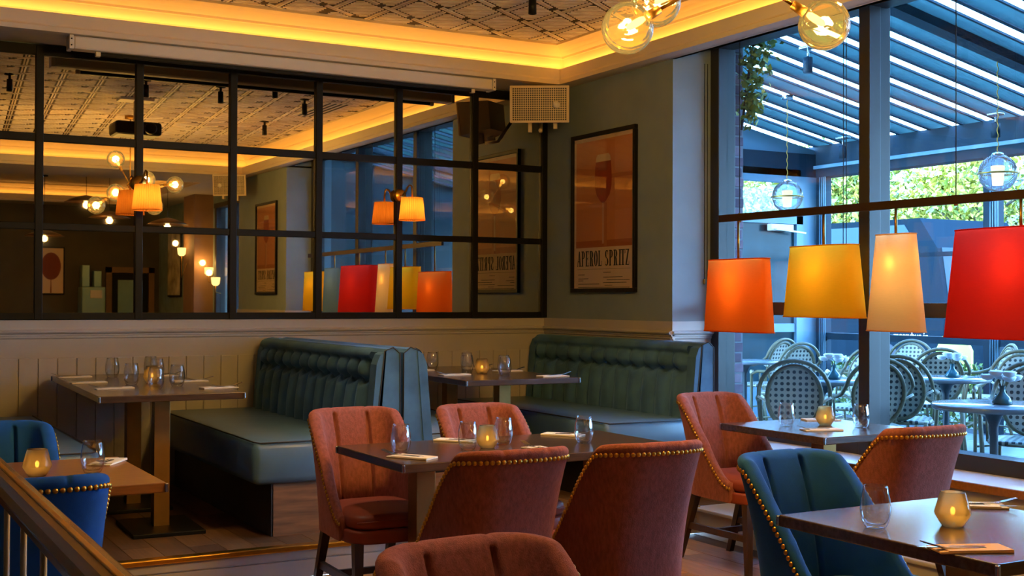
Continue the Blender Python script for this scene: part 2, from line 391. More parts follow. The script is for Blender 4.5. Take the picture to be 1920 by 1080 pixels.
ceil = struct('ceiling', MB().box(TX0-.1, TX1+.1, TY0-.1, TY1+.1, CZ, CZ+.05), M['bamboo_base'])
struct('ceiling_rear_field', MB().box(TX0-.1, 4.8, -5.4, -.4, CZ, CZ+.05), M['soffit'])
# woven laths: double diagonal bars with hatched lozenges between
def laths():
    """three-way woven pattern: double bars along 35 and 95 degrees, hatching along 155 degrees"""
    L0 = .38; hb = .006; items = []
    e1 = Vector((math.cos(math.radians(35)), math.sin(math.radians(35)))); e2 = Vector((math.cos(math.radians(95)), math.sin(math.radians(95))))
    d3 = (e2-e1).normalized(); m1 = .075*L0
    for i in range(-30, 40):
        for j in range(-30, 40):
            o = e1*(i*L0)+e2*(j*L0)
            c = o+(e1+e2)*L0/2
            if not (TX0-.2 < c.x < TX1+.2 and TY0-.2 < c.y < TY1+.2): continue
            for t in (-.036, .036): items.append((o+e2*(L0*t)-e1*(L0*.22), e1, L0*.80, .0135, c))
            for t in (-.036, .036): items.append((o+e1*(L0*t)+e2*(L0*.12), e2, L0*.80, .0135, c))
            for k in range(8):
                t = .28+.10*k; ln = L0*(t-.23)
                if ln > .03: items.append((o+e1*(L0*t-.0)+d3*(L0*.115), d3, ln, .0165, c))
                if ln > .03: items.append((o+(e1+e2)*L0-e2*(L0*t)+d3*(L0*.115), d3, ln, .0165, c))
    return items, hb
its, hb = laths()
def inframe(p):
    d = p.x*.4906+p.y*.8714
    if d < 1: return None
    u = 960+2303*(p.x*.8714-p.y*.4906)/d; v = 562-2303*(CZ-1.42)/d
    return d if (-60 < u < 1600 and v > -6) else None
def inroom(p, d, ln):
    a = p; b = p+d*ln
    return all(TX0-.06 < q.x < TX1+.06 and TY0-.06 < q.y < TY1+.06 for q in (a, b))
its = [t for t in its if inroom(t[0], t[1], t[2])]
vis = sorted([t for t in its if inframe(t[4])], key=lambda t: inframe(t[4]))
near = set(id(t) for t in vis[:300]); cache = {}
rest = [MB() for _ in range(3)]
for n_, (p, d, ln, wd, c) in enumerate(its):
    t = its[n_]
    if id(t) in near:
        key = (round(ln, 3), wd)
        if key not in cache:
            cache[key] = [MB().box(0, ln, -wd/2, wd/2, -hb, .001).mesh('lath') for _ in range(3)]
            for q, me in enumerate(cache[key]): me.materials.append(M['bamboo'][q])
        obj('lath', cache[key][n_ % 3], None, ceil, (p.x, p.y, CZ), (0, 0, math.atan2(d.y, d.x)))
    else:
        q = p+d*ln; rest[n_ % 3].beam((p.x, p.y, CZ-hb/2), (q.x, q.y, CZ-hb/2), wd, hb)
for q, r_ in enumerate(rest): tag(r_.build('lath_field', M['bamboo'][q], ceil), kind='stuff')

# ------------------------------------------------------------------ mirror
mr = thing('grid_mirror', 'wide black steel grid mirror covering the back wall above the panelling', 'mirror', (0, D, 1.28))
muls = [-.045, .587, 1.219, 1.849, 2.488, 3.114, 3.743, 4.38, 5.0]
rows = [(1.28, 1.325), (1.86, 1.905), (2.43, 2.48), (2.985, 3.05)]
for i, xm in enumerate(muls):
    hw_ = .024; x0, x1 = xm-hw_, xm+hw_
    MB().bbox(x0, x1, -.045, -.012, 0, 1.765, .003).build('mullion', M['black'], mr)
for z0, z1 in rows:
    MB().bbox(muls[0]-.024, muls[-1]+.024, -.038, -.01, z0-1.28, z1-1.28, .003).build('glazing_bar', M['black'], mr)
MB().box(muls[0], muls[-1], -.010, 0, 0, 1.76).build('back_board', M['black'], mr)
for a, b in zip(muls[:-1], muls[1:]):
    for r0, r1 in zip(rows[:-1], rows[1:]):
        MB().box(a+.015, b-.015, -.016, -.0105, r0[1]-.01-1.28, r1[0]+.01-1.28).build('mirror_pane', M['mirror'], mr)

# ------------------------------------------------------------------ fixtures on the walls
ps = thing('projection_screen', 'long white roller screen housing mounted above the grid mirror', 'screen', (0, 7.99, 2.975))
MB().bbox(1.36, 4.33, 0, .105, 0, .082, .012).build('housing', M['white_metal'], ps)
for xa, xb in ((1.335, 1.362), (4.328, 4.355)):
    e = MB().bbox(xa, xb, -.004, .11, -.003, .085, .004).build('end_cap', M['white_metal'], ps)
    for zz in (.02, .06): MB().lathe([(.0005, 0), (.005, 0), (.005, .002), (.0005, .002)], n=8).move(Matrix.Translation((xa+.013, -.004, zz)) @ Matrix.Rotation(PI/2, 4, 'X')).build('screw', M['black'], e)
MB().bbox(1.52, 4.17, .03, .06, -.026, -.004, .004).build('bottom_bar', M['black'], ps)
for xa in (1.50, 4.165): MB().bbox(xa, xa+.03, .026, .064, -.03, -.002, .003).build('bar_tip', M['white_metal'], ps)

M['spk'] = mat('cream_cabinet', '#d9c4a3', .5)
M['grille'] = dots_mat('perforated_grille', lin('#cbb592'), (.012, .009, .007), 62, .42, .45, 'XZ')
def speaker(loc, rz, label):
    t = thing('wall_speaker', label, 'speaker', loc, rz, None)
    hw, hh = .215, .135
    fr = [(-hw, -.11, -hh), (hw, -.11, -hh), (hw+.006, -.11, hh), (-hw-.006, -.11, hh)]
    bk = [(-hw*.62, .13, -hh*.8), (hw*.62, .13, -hh*.8), (hw*.62, .13, hh*.9), (-hw*.62, .13, hh*.9)]
    b = MB().add(fr+bk, [(0, 1, 2, 3), (7, 6, 5, 4), (0, 4, 5, 1), (1, 5, 6, 2), (2, 6, 7, 3), (3, 7, 4, 0)]).build('cabinet', M['spk'], t)
    MB().bbox(-hw+.014, hw-.014, -.122, -.108, -hh+.016, hh-.016, .004).build('grille', M['grille'], t)
    rim = MB()
    rim.bbox(-hw-.004, hw+.004, -.118, -.10, hh-.018, hh+.002, .004).bbox(-hw-.004, hw+.004, -.118, -.10, -hh-.002, -hh+.018, .004)
    rim.bbox(-hw-.006, -hw+.014, -.118, -.10, -hh, hh, .004).bbox(hw-.014, hw+.006, -.118, -.10, -hh, hh, .004)
    rim.build('rim', M['spk'], t)
    bd = MB().lathe([(.0005, 0), (.027, 0), (.027, .004), (.0005, .004)], n=20).move(Matrix.Translation((.125, -.122, -.005)) @ Matrix.Rotation(PI/2, 4, 'X')).build('badge', M['white_metal'], t)
    br = MB().tube([(.0, .0, -hh-.055), (.0, .12, -hh-.06), (0, .26, -.05)], .014).bbox(-.09, -.06, -.03, .03, -hh-.07, -hh+.01, .004).bbox(.1, .13, -.03, .03, -hh-.045, -hh+.01, .004)
    br.build('bracket', M['spk'], t)
    t.rotation_euler = (math.radians(6), 0, rz)
    return t
speaker((4.70, 7.93, 2.885), -math.radians(33), 'cream wall speaker with perforated grille in the corner beside the mirror')
speaker((4.66, 1.05, 2.90), PI+math.radians(35), 'cream wall speaker on the pier, seen only in the mirror')

# ---- posters
def glyph(mb, ch, x, h, w, z0):
    """high-contrast capital letter: thick stems, hairline serifs; returns advance. drawn in local (x,z)"""
    T = w*.30; t = h*.06; P = []
    def rect(a, b, c, d): P.append([(x+a, z0+c), (x+b, z0+c), (x+b, z0+d), (x+a, z0+d)])
    def para(a0, a1, b0, b1, c, d): P.append([(x+a0, z0+c), (x+a1, z0+c), (x+b1, z0+d), (x+b0, z0+d)])
    def bowl(cx, cz, rx, rz, th, a0, a1, k=10):
        for i in range(k):
            s0 = a0+(a1-a0)*i/k; s1 = a0+(a1-a0)*(i+1)/k
            def tk(s): return th*abs(math.cos(s))+t*.8*abs(math.sin(s))
            P.append([(x+cx+rx*math.cos(s0), z0+cz+rz*math.sin(s0)), (x+cx+rx*math.cos(s1), z0+cz+rz*math.sin(s1)),
                      (x+cx+(rx-tk(s1))*math.cos(s1), z0+cz+(rz-t)*math.sin(s1)), (x+cx+(rx-tk(s0))*math.cos(s0), z0+cz+(rz-t)*math.sin(s0))])
    if ch == 'A':
        para(.0, t, w*.45, w*.5, 0, h); para(w*.62, w*.62+T, w*.42, w*.42+T*.8, 0, h); rect(w*.2, w*.7, h*.3, h*.36); rect(-w*.05, w*.2, 0, t); rect(w*.5, w*1.05, 0, t)
    elif ch in 'PR':
        rect(w*.1, w*.1+T, 0, h); rect(0, w*.5, 0, t) if ch == 'P' else rect(0, w*.48, 0, t); rect(0, w*.5, h-t, h); bowl(w*.48, h*.75, w*.44, h*.25, T, -PI/2, PI/2); rect(w*.1, w*.5, h*.5, h*.5+t)
        if ch == 'R': para(w*.62, w*.62+T, w*.45, w*.45+T, 0, h*.5); rect(w*.6, w*1.02, 0, t)
    elif ch == 'E':
        rect(w*.1, w*.1+T, 0, h); rect(0, w*.9, 0, t); rect(0, w*.88, h-t, h); rect(w*.1, w*.65, h*.5-t/2, h*.5+t/2); rect(w*.84, w*.9, 0, h*.25); rect(w*.82, w*.88, h*.78, h); rect(w*.6, w*.66, h*.38, h*.62)
    elif ch == 'O': bowl(w*.5, h*.5, w*.5, h*.5, T, 0, 2*PI, 20)
    elif ch == 'L': rect(w*.1, w*.1+T, 0, h); rect(0, w*.9, 0, t); rect(0, w*.5, h-t, h); rect(w*.84, w*.9, 0, h*.32)
    elif ch == 'S':
        bowl(w*.48, h*.74, w*.42, h*.26, T, PI*.25, PI*1.5, 10); bowl(w*.48, h*.26, w*.44, h*.26, T, -PI*.75, PI*.5, 10); rect(w*.78, w*.84, h*.72, h); rect(w*.06, w*.12, 0, h*.28)
    elif ch == 'I': rect(w*.3, w*.3+T, 0, h); rect(w*.15, w*.15+T*2, 0, t); rect(w*.15, w*.15+T*2, h-t, h)
    elif ch == 'T': rect(w*.36, w*.36+T, 0, h); rect(0, w, h-t, h); rect(w*.2, w*.82, 0, t); rect(0, w*.06, h*.72, h); rect(w*.94, w, h*.72, h)
    elif ch == 'Z': para(0, T, w*.9-T, w*.9, 0, h); rect(0, w*.9, 0, t); rect(0, w*.9, h-t, h); rect(w*.85, w*.91, 0, h*.25); rect(0, w*.06, h*.75, h)
    for p in P: mb.prism(p, 'y', -.0012, 0)
    return w*(.72 if ch == 'I' else 1.16)
M['peach'] = mat('poster_peach', '#d98a55', .6, noise=.05, nscale=2)
M['peach_dark'] = mat('poster_peach_floor', '#b8653a', .6)
M['peach_band'] = mat('poster_band', '#c27447', .6)
M['spritz'] = mat('poster_drink', '#a8401a', .6, noise=.15, nscale=14)
M['foam'] = mat('poster_foam', '#e8c49a', .6)
M['stemc'] = mat('poster_glass_stem', '#d9a585', .6)
M['paper'] = mat('poster_paper', '#efcda4', .7)
def poster(loc, rz, label):
    """A0 framed print, hangs in local XZ plane, faces -Y"""
    t = thing('framed_poster', label, 'poster', loc, rz)
    W, H = .848, 1.19
    for a in ((-W/2, W/2, -.03, 0, 0, .03), (-W/2, W/2, -.03, 0, H-.03, H), (-W/2, -W/2+.026, -.03, 0, .03, H-.03), (W/2-.026, W/2, -.03, 0, .03, H-.03)):
        MB().bbox(*a, .003).build('frame_bar', M['black'], t)
    MB().box(-W/2+.02, W/2-.02, -.010, -.004, .02, H-.02).build('paper', M['paper'], t)
    pr = MB().box(-W/2+.055, W/2-.055, -.0112, -.0095, .335, H-.06).build('picture', M['peach'], t)
    MB().box(-W/2+.055, W/2-.055, -.0118, -.0105, .335, .385).build('table_band', M['peach_dark'], pr)
    MB().box(-W/2+.055, W/2-.055, -.0118, -.0105, .835, .865).build('back_band', M['peach_band'], pr)
    # flute glass: flat printed shape
    prof = [(.012, .66), (.04, .675), (.085, .72), (.108, .78), (.112, .85), (.104, .93), (.098, .965)]
    bowl_ = [(x, z) for x, z in prof]+[(-x, z) for x, z in prof[::-1]]
    MB().prism(bowl_, 'y', -.0132, -.012).build('drink', M['spritz'], pr)
    MB().prism([(-.098, .965), (.098, .965), (.092, 1.0), (.07, 1.02), (-.07, 1.02), (-.092, 1.0)], 'y', -.0134, -.012).build('foam', M['foam'], pr)
    MB().box(-.012, .012, -.0132, -.012, .36, .67).build('stem', M['stemc'], pr)
    MB().box(.012, .05, -.0128, -.0118, .336, .66).build('stem_shadow', M['peach_band'], pr)
    tx = MB(); x = -.352; s = 'APEROL SPRITZ'
    for ch in s:
        if ch == ' ': x += .03; continue
        tx = MB(); x += glyph(tx, ch, x, .115, .0495, .195)
        tx.move(Matrix.Translation((0, -.0102, 0))).build('letter', M['ink'], t)
    fine = MB().box(-.35, .35, -.0108, -.0098, .172, .174)
    for x0, x1, z in ((-.34, -.25, .13), (-.34, -.2, .1), (-.34, -.27, .085), (-.34, -.05, .06), (-.34, .34, .035), (.0, .1, .145), (.0, .25, .11), (.05, .34, .09), (0, .3, .07), (.02, .12, .05)):
        fine.box(x0, x1, -.0108, -.0098, z, z+.004)
    fine.build('fine_print', M['ink'], t)
    MB().box(-W/2+.02, W/2-.02, -.0195, -.018, .02, H-.02).build('glazing', M['pglass'], t)
    return t
poster((RX, 7.55, 1.478), -PI/2, 'framed spritz poster with a tall flute on the dark wall beside the mirror')
poster((RX, 1.37, 1.478), -PI/2, 'framed spritz poster on the far pier, seen only in the mirror')

# ---- sconces on the mirror mullions
M['pleat'] = shade_mat('pleated_silk', (.78, .33, .055), .55)
def sconce(loc, label):
    t = thing('wall_sconce', label, 'wall lamp', loc, 0, 'pleated sconces on the mirror')
    MB().lathe([(.0005, 0), (.05, 0), (.05, .008), (.035, .018), (.0005, .02)], n=24).move(Matrix.Rotation(PI/2, 4, 'X')).build('backplate', M['brass'], t)
    arc = [(0, -.01, 0), (0, -.06, .0)]+[(0, -.06-.06*math.sin(a)*1.2-.0, .045*(1-math.cos(a))) for a in (.3, .7, 1.1)]
    pts = [(0, -.015, 0), (0, -.06, .0), (0, -.10, .02), (0, -.14, .052), (0, -.18, .066), (0, -.21, .055), (0, -.222, .02), (0, -.222, -.03)]
    MB().tube(pts, .0075, 8).build('arm', M['brass'], t)
    N = 72; prof = []; vs = []; fs = []
    for i in range(N):
        a = 2*PI*i/N; k = .0035 if i % 2 else -.0015
        for j, (r, z) in enumerate(((.075, -.03), (.0835, -.1), (.093, -.195))): vs.append(((r+k)*math.cos(a), -.222+(r+k)*math.sin(a), z))
    for i in range(N):
        j = (i+1) % N
        for q in range(2): fs.append((i*3+q, j*3+q, j*3+q+1, i*3+q+1))
    sh = MB().add(vs, fs).build('shade', M['pleat'], t)
    MB().tube([(0.0935*math.cos(2*PI*i/32), -.222+.0935*math.sin(2*PI*i/32), -.195) for i in range(32)], .003, 6, True).build('hem', M['pleat'], sh)
    MB().lathe([(.012, -.03), (.014, -.075), (.001, -.08)], (0, -.222, 0), 10).build('lamp_holder', M['brass'], t)
    MB().sphere((0, -.222, -.105), .02, 12, 8).build('bulb', M['bulb'], t)
    point('sconce_light', (0, -.222, -.105), 2.4, (1, .52, .16), .03, t)
    return t
sconce((1.849, 8.355, 2.19), 'pleated amber shade sconce on the mirror mullion under the amber globes')
sconce((3.743, 8.355, 2.19), 'pleated amber shade sconce on the mirror mullion beside the window reflection')

# ---- pendant row over the window ledge
M['shade_orange'] = shade_mat('orange_linen', (1.0, .20, .02), .72)
M['shade_yellow'] = shade_mat('yellow_linen', (1.0, .46, .02), .72)
M['shade_cream'] = shade_mat('cream_linen', (1.0, .53, .20), .74)
M['shade_red'] = shade_mat('red_linen', (.80, .035, .02), .72)
M['shade_teal'] = shade_mat('teal_linen', (.16, .28, .33), .45)
bx = lambda y: 5.127+(6.15-y)*.036
pb = thing('lamp_bar', 'long bronze bar hanging over the window ledge with coloured pendant lamps', 'lamp rail', (0, 0, 1.955))
MB().beam((bx(6.33), 6.33, 0), (bx(2.28), 2.28, 0), .022, .046).build('bar', mat('dark_bronze', '#3f2c1c', .4, .5), pb)
for yy in (6.14, 4.47, 2.6):
    MB().tube([(bx(yy), yy, .02), (bx(yy), yy, 1.278)], .003, 6).build('cable', M['cable'], pb)
    MB().lathe([(.0005, 0), (.011, 0), (.011, .05), (.005, .06), (.0005, .06)], (bx(yy), yy, -.032), 10).build('cable_grip', M['brass_old'], pb)
def pendant(y, q0, q1, p0, p1, z0, z1, m, label, watt, hot=.12, lcol=(1, .62, .25)):
    """flat oval shade: half length q, half width p (0 bottom, 1 top)"""
    x = bx(y); t = thing('pendant_lamp', label, 'lamp', (x, y, z0), -math.atan(.036), 'coloured pendants on the lamp bar')
    H = z1-z0; N = 64; e = 2/3.2
    def fn(u, v):
        a = 2*PI*u; q = q0+(q1-q0)*v; p = p0+(p1-p0)*v
        c, s = math.cos(a), math.sin(a)
        return (p*math.copysign(abs(c)**e, c), q*math.copysign(abs(s)**e, s), H*v)
    sh = MB().grid(fn, N, 6).build('shade', m, t)
    for v in (0, 1): MB().tube([fn(i/N, v) for i in range(N)], .004, 6, True).build('wire_rim', m, sh)
    MB().tube([(0, 0, H*.98-.02), (0, 0, 1.955-z0-.02)], .008, 8).build('stem', M['brass_old'], t)
    MB().tube([(0, -q1*.97, H-.006), (0, q1*.97, H-.006)], .003, 6).build('spider', M['brass_old'], t)
    MB().lathe([(.0005, 0), (.02, 0), (.02, -.06), (.0005, -.06)], (0, 0, H-.02), 12).build('lamp_holder', M['brass_old'], t)
    MB().sphere((0, 0, H-.02-hot), .028, 12, 8, 1.2).build('bulb', M['bulb'], t)
    point('pendant_light', (0, 0, H-.02-hot), watt, lcol, .03, t)
    return t
pendant(6.15, .325, .285, .075, .065, 1.222, 1.685, M['shade_orange'], 'bright orange oval pendant shade at the pier end of the bar', 12)
pendant(5.41, .315, .262, .095, .08, 1.325, 1.745, M['shade_yellow'], 'yellow oval pendant shade between the orange and cream ones', 9)
pendant(4.87, .205, .135, .055, .045, 1.255, 1.79, M['shade_cream'], 'tall narrow cream pendant shade between yellow and red ones', 8.5, .14)
pendant(4.08, .46, .39, .12, .10, 1.235, 1.79, M['shade_red'], 'large deep red oval pendant shade beside the cream one', 8, .16)
pendant(3.25, .26, .21, .08, .07, 1.25, 1.78, M['shade_teal'], 'teal pendant shade on the bar, seen only in the mirror', 4)
pendant(2.56, .30, .26, .09, .08, 1.28, 1.75, M['shade_yellow'], 'amber yellow pendant shade at the bar end, seen only in the mirror', 9)

for cx_, cy_, z0_, z1_, lb in ((5.29, 6.705, 1.55, 3.05, 'thin blind cord hanging on the pier beside the orange pendant'), (5.30, 5.40, 1.60, 3.20, 'thin blind cord hanging by the main window post')):
    t = thing('blind_cord', lb, 'cord', (cx_, cy_, z0_))
    MB().tube([(0, 0, 0), (0, 0, z1_-z0_)], .0025, 5).tube([(.025, 0, .02), (.025, 0, z1_-z0_)], .0025, 5).build('cord', M['cable'], t)
    MB().lathe([(.001, -.02), (.009, -.015), (.009, .015), (.001, .02)], n=8).build('cord_weight', M['brass_old'], t)
# ---- globe chandelier
ch = thing('globe_chandelier', 'brass branching chandelier with ribbed amber glass globes', 'chandelier', (2.85, 3.45, 2.62))
MB().sphere((0, 0, 0), .035, 16, 10).tube([(0, 0, 0), (0, 0, .74)], .007, 8).lathe([(.0005, .70), (.06, .70), (.06, .735), (.0005, .735)], n=20).build('hub', M['brass_old'], ch)
for i, (gx, gy, gz) in enumerate(((2.48, 3.58, 2.383), (2.66, 3.66, 2.515), (3.14, 3.295, 2.415), (2.69, 3.5, 2.88), (3.36, 3.3, 2.66), (2.98, 3.62, 2.67))):
    c = Vector((gx-2.85, gy-3.45, gz-2.62)); dv = -c.normalized(); nk = c+dv*.092
    MB().tube([(0, 0, 0), tuple(nk+dv*.03)], .0065, 8).tube([tuple(nk+dv*.045), tuple(nk-dv*.01)], [.016, .02], 10).build('arm', M['brass_old'], ch)
    g = MB().sphere(c, .0925, 32, 20).build('globe', M['amber_globe'], ch)
    MB().tube([tuple(nk-dv*.02), tuple(nk-dv*.035), tuple(nk-dv*.055), tuple(nk-dv*.085), tuple(nk-dv*.095)], [.008, .013, .014, .012, .004], 10).build('bulb', M['bulb'], g)
    point('globe_light', tuple(c), 24, (1, .8, .56), .03, ch)
# ---- ceiling spots, projector, vent
sp0 = thing('ceiling_spot', 'small black ceiling spotlight hanging from the woven ceiling above the lit cornice corner', 'spotlight', (3.86, 6.61, CZ-.005), 0, 'black ceiling spotlights')
MB().lathe([(.0005, 0), (.045, 0), (.045, -.008), (.012, -.012), (.012, -.05), (.0005, -.05)], n=16).build('base', M['black'], sp0)
MB().lathe([(.0005, -.045), (.024, -.045), (.026, -.15), (.02, -.15), (.018, -.13), (.0005, -.13)], n=16).build('barrel', M['black'], sp0)
def spot_light(o, e=28):
    l = bpy.data.lights.new('spot_light', 'SPOT'); l.energy = e; l.color = (1.0, .76, .48); l.spot_size = math.radians(64); l.spot_blend = .8; l.shadow_soft_size = .04
    q = bpy.data.objects.new('spot_light', l); C.objects.link(q); q.parent = o; q.location = (0, 0, -.16)
spot_light(sp0)
for px_, py_, lb in ((4.07, 5.43, 'small black ceiling spotlight reflected beside the slotted vent'), (3.17, 5.7, 'small black ceiling spotlight reflected just under the screen bar'), (2.5, 5.7, 'small black ceiling spotlight reflected above the projector'), (1.41, 5.4, 'small black ceiling spotlight reflected in the mirror column before the projector'),
                     (4.2, 3.8, 'small black ceiling spotlight reflected close to the lit cornice'), (1.7, 6.9, 'added black ceiling spotlight warming the first booth table'), (3.5, 6.25, 'added black ceiling spotlight warming the corner booth table'), (1.25, 2.25, 'added black ceiling spotlight brightening the low terracotta chair')):  # booth-table and low-chair spots are added to warm the tufts and that chair
    place(dup(sp0), (px_, py_, CZ-.005), 0, lb)
    if (px_, py_) in ((1.7, 6.9), (3.5, 6.25)):
        for q in bpy.data.objects:
            if q.type == 'LIGHT' and q.parent and abs(q.parent.location.x-px_) < .01 and abs(q.parent.location.y-py_) < .01: q.data = q.data.copy(); q.data.energy = 18
pj = thing('projector', 'black ceiling projector on a short pole, seen in the mirror', 'projector', (2.65, 4.6, 3.02))
MB().bbox(-.22, .22, -.17, .17, -.03, .1, .03).build('body', M['black'], pj)
MB().lathe([(.0005, 0), (.055, 0), (.055, .06), (.04, .07), (.0005, .07)], n=20).move(Matrix.Translation((.1, .17, .03)) @ Matrix.Rotation(-PI/2, 4, 'X')).build('lens', M['black'], pj)
MB().tube([(0, 0, .09), (0, 0, .33)], .02).bbox(-.16, .16, -.1, .1, .31, .335, .004).build('mount', M['white_metal'], pj)
vt = thing('ceiling_vent', 'slotted linear air vent set in the woven ceiling', 'vent', (4.45, 4.9, CZ-.012))
MB().bbox(-.14, .14, -.5, .5, 0, .01, .003).build('frame', M['soffit'], vt)
for k in range(4): MB().box(-.10+k*.06, -.08+k*.06, -.46, .46, -.004, .002).build('slot', M['black'], vt)

# ------------------------------------------------------------------ furniture
def pad(mb, hx, hy, z0, z1, rr=.03, crown=.0, cx=0, cy=0, e=2/5., n=40):
    """soft rounded-rectangle cushion"""
    rows = []
    for k in range(5): a = PI/2*k/4; rows.append((1-rr/hx*(1-math.sin(a)), z0+rr*(1-math.cos(a))))
    for k in range(5): a = PI/2*k/4; rows.append((1-rr/hx*(1-math.cos(a)), z1-rr*(1-math.sin(a))))
    rows += [(.72, z1+crown*.55), (.4, z1+crown*.9), (.02, z1+crown)]
    vs = []; fs = []; K = len(rows)
    for i in range(n):
        a = 2*PI*i/n; c, s = math.cos(a), math.sin(a)
        x = math.copysign(abs(c)**e, c); y = math.copysign(abs(s)**e, s)
        for sc_, z in rows: vs.append((cx+hx*sc_*x, cy+(hy*sc_ if sc_ < .8 else hy-hx*(1-sc_))*y, z))
    for i in range(n):
        j = (i+1) % n
        for q in range(K-1): fs.append((i*K+q, j*K+q, j*K+q+1, i*K+q+1))
    fs.append(tuple(i*K for i in range(n-1, -1, -1)))
    return mb.add(vs, fs, True)

def chair_path():
    pts = []; hw, dp = .222, .235; e = .63
    for k in range(10): pts.append((hw+.004, .165-.185*k/10.))
    NA = 120
    for k in range(NA+1):
        a = PI/2-PI*k/NA; s, c = math.sin(a), math.cos(a)
        pts.append((hw*math.copysign(abs(s)**e, s), -.02-dp*abs(c)**e))
    for k in range(1, 11): pts.append((-hw-.004, -.02+.185*k/10.))
    L = [0]
    for a, b in zip(pts, pts[1:]): L.append(L[-1]+math.hypot(b[0]-a[0], b[1]-a[1]))
    mid = L[-1]/2
    nr = []
    for i in range(len(pts)):
        a = pts[max(0, i-1)]; b = pts[min(len(pts)-1, i+1)]; tx, ty = b[0]-a[0], b[1]-a[1]; l = math.hypot(tx, ty); nr.append((-ty/l*-1, tx/l*-1))
    return pts, nr, [l-mid for l in L], mid
CP, CN, CL, CM = chair_path()
CTOP = .905; CB = .37
def ctop(l):
    l1 = .262; a = abs(l); t0 = .16
    if a < l1: return CTOP-.012*(a/l1)**4
    t = (a-l1)/(CM-l1); f = math.sin(PI/2*min(1, t))**1.25
    return CTOP-.012-(CTOP-.012-.475)*min(1, f)
def cpos(i, off, z):
    t = max(0, (z-.40)/.5); fl = 1+.085*t
    # outward normal sign: away from seat centre
    nx, ny = CN[i]
    cx, cy_ = CP[i]
    if nx*cx+ny*(cy_+.02) < 0: nx, ny = -nx, -ny
    x = (cx+nx*off)*fl; y = cy_+ny*off-.095*t*t-.03*t
    return (x, y, z)
def chair_meshes():
    SE = .083     # seams at +-SE metres from centre line along the back
    mb = MB(); vs = []; fs = []; n = len(CP); K = None
    for i in range(n):
        l = CL[i]; zt = ctop(l); th = .058-.02*min(1, (abs(l)/CM)**2)
        dent = sum(.020*math.exp(-((l-s)/.008)**2) for s in (-SE, SE))
        puff = .006*math.cos(max(-PI/2, min(PI/2, l/(SE)*PI/2)))**2 if abs(l) < SE else .005
        col = []
        for k in range(9): col.append(cpos(i, 0, CB+(zt-th*.5-CB)*k/8))
        zc = zt-th*.5
        for k in range(1, 8): a = PI*k/8; col.append(cpos(i, -th*.5*(1-math.cos(a))-dent*.3*math.sin(a), zc+th*.5*math.sin(a)-dent*.12*math.sin(a)))
        for k in range(9):
            z = zc-(zc-.42)*k/8; col.append(cpos(i, -th-puff*min(1, k/2.)+dent, z))
        K = len(col); vs += col
    for i in range(n-1):
        for q in range(K-1): fs.append((i*K+q, (i+1)*K+q, (i+1)*K+q+1, i*K+q+1))
    fs.append(tuple(range(K))); fs.append(tuple((n-1)*K+q for q in range(K-1, -1, -1)))
    back = mb.add(vs, fs, True).mesh('backrest')
    # nail positions along the outside of the rim
    nails = []; step = .0205; acc = 0; prev = None
    for i in range(n):
        zt = ctop(CL[i]); th = .058-.02*min(1, (abs(CL[i])/CM)**2)
        p = Vector(cpos(i, .0015, max(CB+.02, zt-th*.5-.012)))
        if prev is not None:
            d = (p-prev).length; 
            while acc+d >= step:
                q = prev.lerp(p, (step-acc)/d); nails.append((q, i)); prev = q; d = (p-prev).length; acc = 0
            acc += d
        else: nails.append((p, i))
        prev = p
    return back, nails
BACK_ME, NAILS = chair_meshes(); BACK_BLUE = BACK_ME.copy()
M['tmp'] = None
def nail_me(n=10):
    return MB().lathe([(.0088, 0), (.0078, .0028), (.0045, .0052), (.0006, .006)], n=n).mesh('nailhead')
NAIL_ME = nail_me(); NAIL_ME.materials.append(M['brass'])
def make_chair(kind, label, group, single_nails):
    fab, seat = (M['red'], M['red_leather']) if kind == 'red' else (M['blue'], M['blue_seat'])
    t = thing('dining_chair', label, 'chair', (0, 0, 0), 0, group)
    bm_ = BACK_ME if kind == 'red' else BACK_BLUE
    obj('backrest', bm_, fab, t)
    s_ = pad(MB(), .205, .245, .425, .492, .028, .018, 0, .04).build('seat_cushion', seat, t)
    pad(MB(), .212, .245, .365, .425, .012, .0, 0, .04).build('seat_rail', fab if kind == 'blue' else M['red_leather'], t)
    MB().tube([(-.19, .278, .462), (-.1, .286, .464), (.1, .286, .464), (.19, .278, .462)], .004, 6).build('piping', M['piping'] if kind == 'blue' else M['red_leather'], s_)
    for s in (-1, 1):
        MB().add(*leg_pts((s*.175, .24, .37), .021, (s*.175, .25, 0), .015)).build('leg', M['leg_wood'], t)
        MB().add(*leg_pts((s*.165, -.17, .40), .020, (s*.18, -.31, 0), .015)).build('leg', M['leg_wood'], t)
        MB().beam((s*.175, .245, .19), (s*.172, -.24, .19), .02, .034).build('stretcher', M['leg_wood'], t)
    MB().beam((-.17, -.02, .19), (.17, -.02, .19), .02, .03).build('stretcher', M['leg_wood'], t)
    if single_nails:
        for q, i in NAILS:
            nx, ny = CN[i]
            if nx*CP[i][0]+ny*(CP[i][1]+.02) < 0: nx, ny = -nx, -ny
            o = obj('nailhead', NAIL_ME, None, t, q); o.rotation_euler = Vector((nx, ny, .1)).to_track_quat('Z', 'Y').to_euler()
    else:
        mb = MB()
        for q, i in NAILS:
            nx, ny = CN[i]
            if nx*CP[i][0]+ny*(CP[i][1]+.02) < 0: nx, ny = -nx, -ny
            m4 = Matrix.Translation(q) @ Vector((nx, ny, .1)).to_track_quat('Z', 'Y').to_matrix().to_4x4()
            a = MB().lathe([(.0088, 0), (.0070, .0035), (.0006, .006)], n=7).move(m4); mb.add(a.v, a.f, True)
        tag(mb.build('nailhead_trim', M['brass'], t), kind='stuff')
    return t
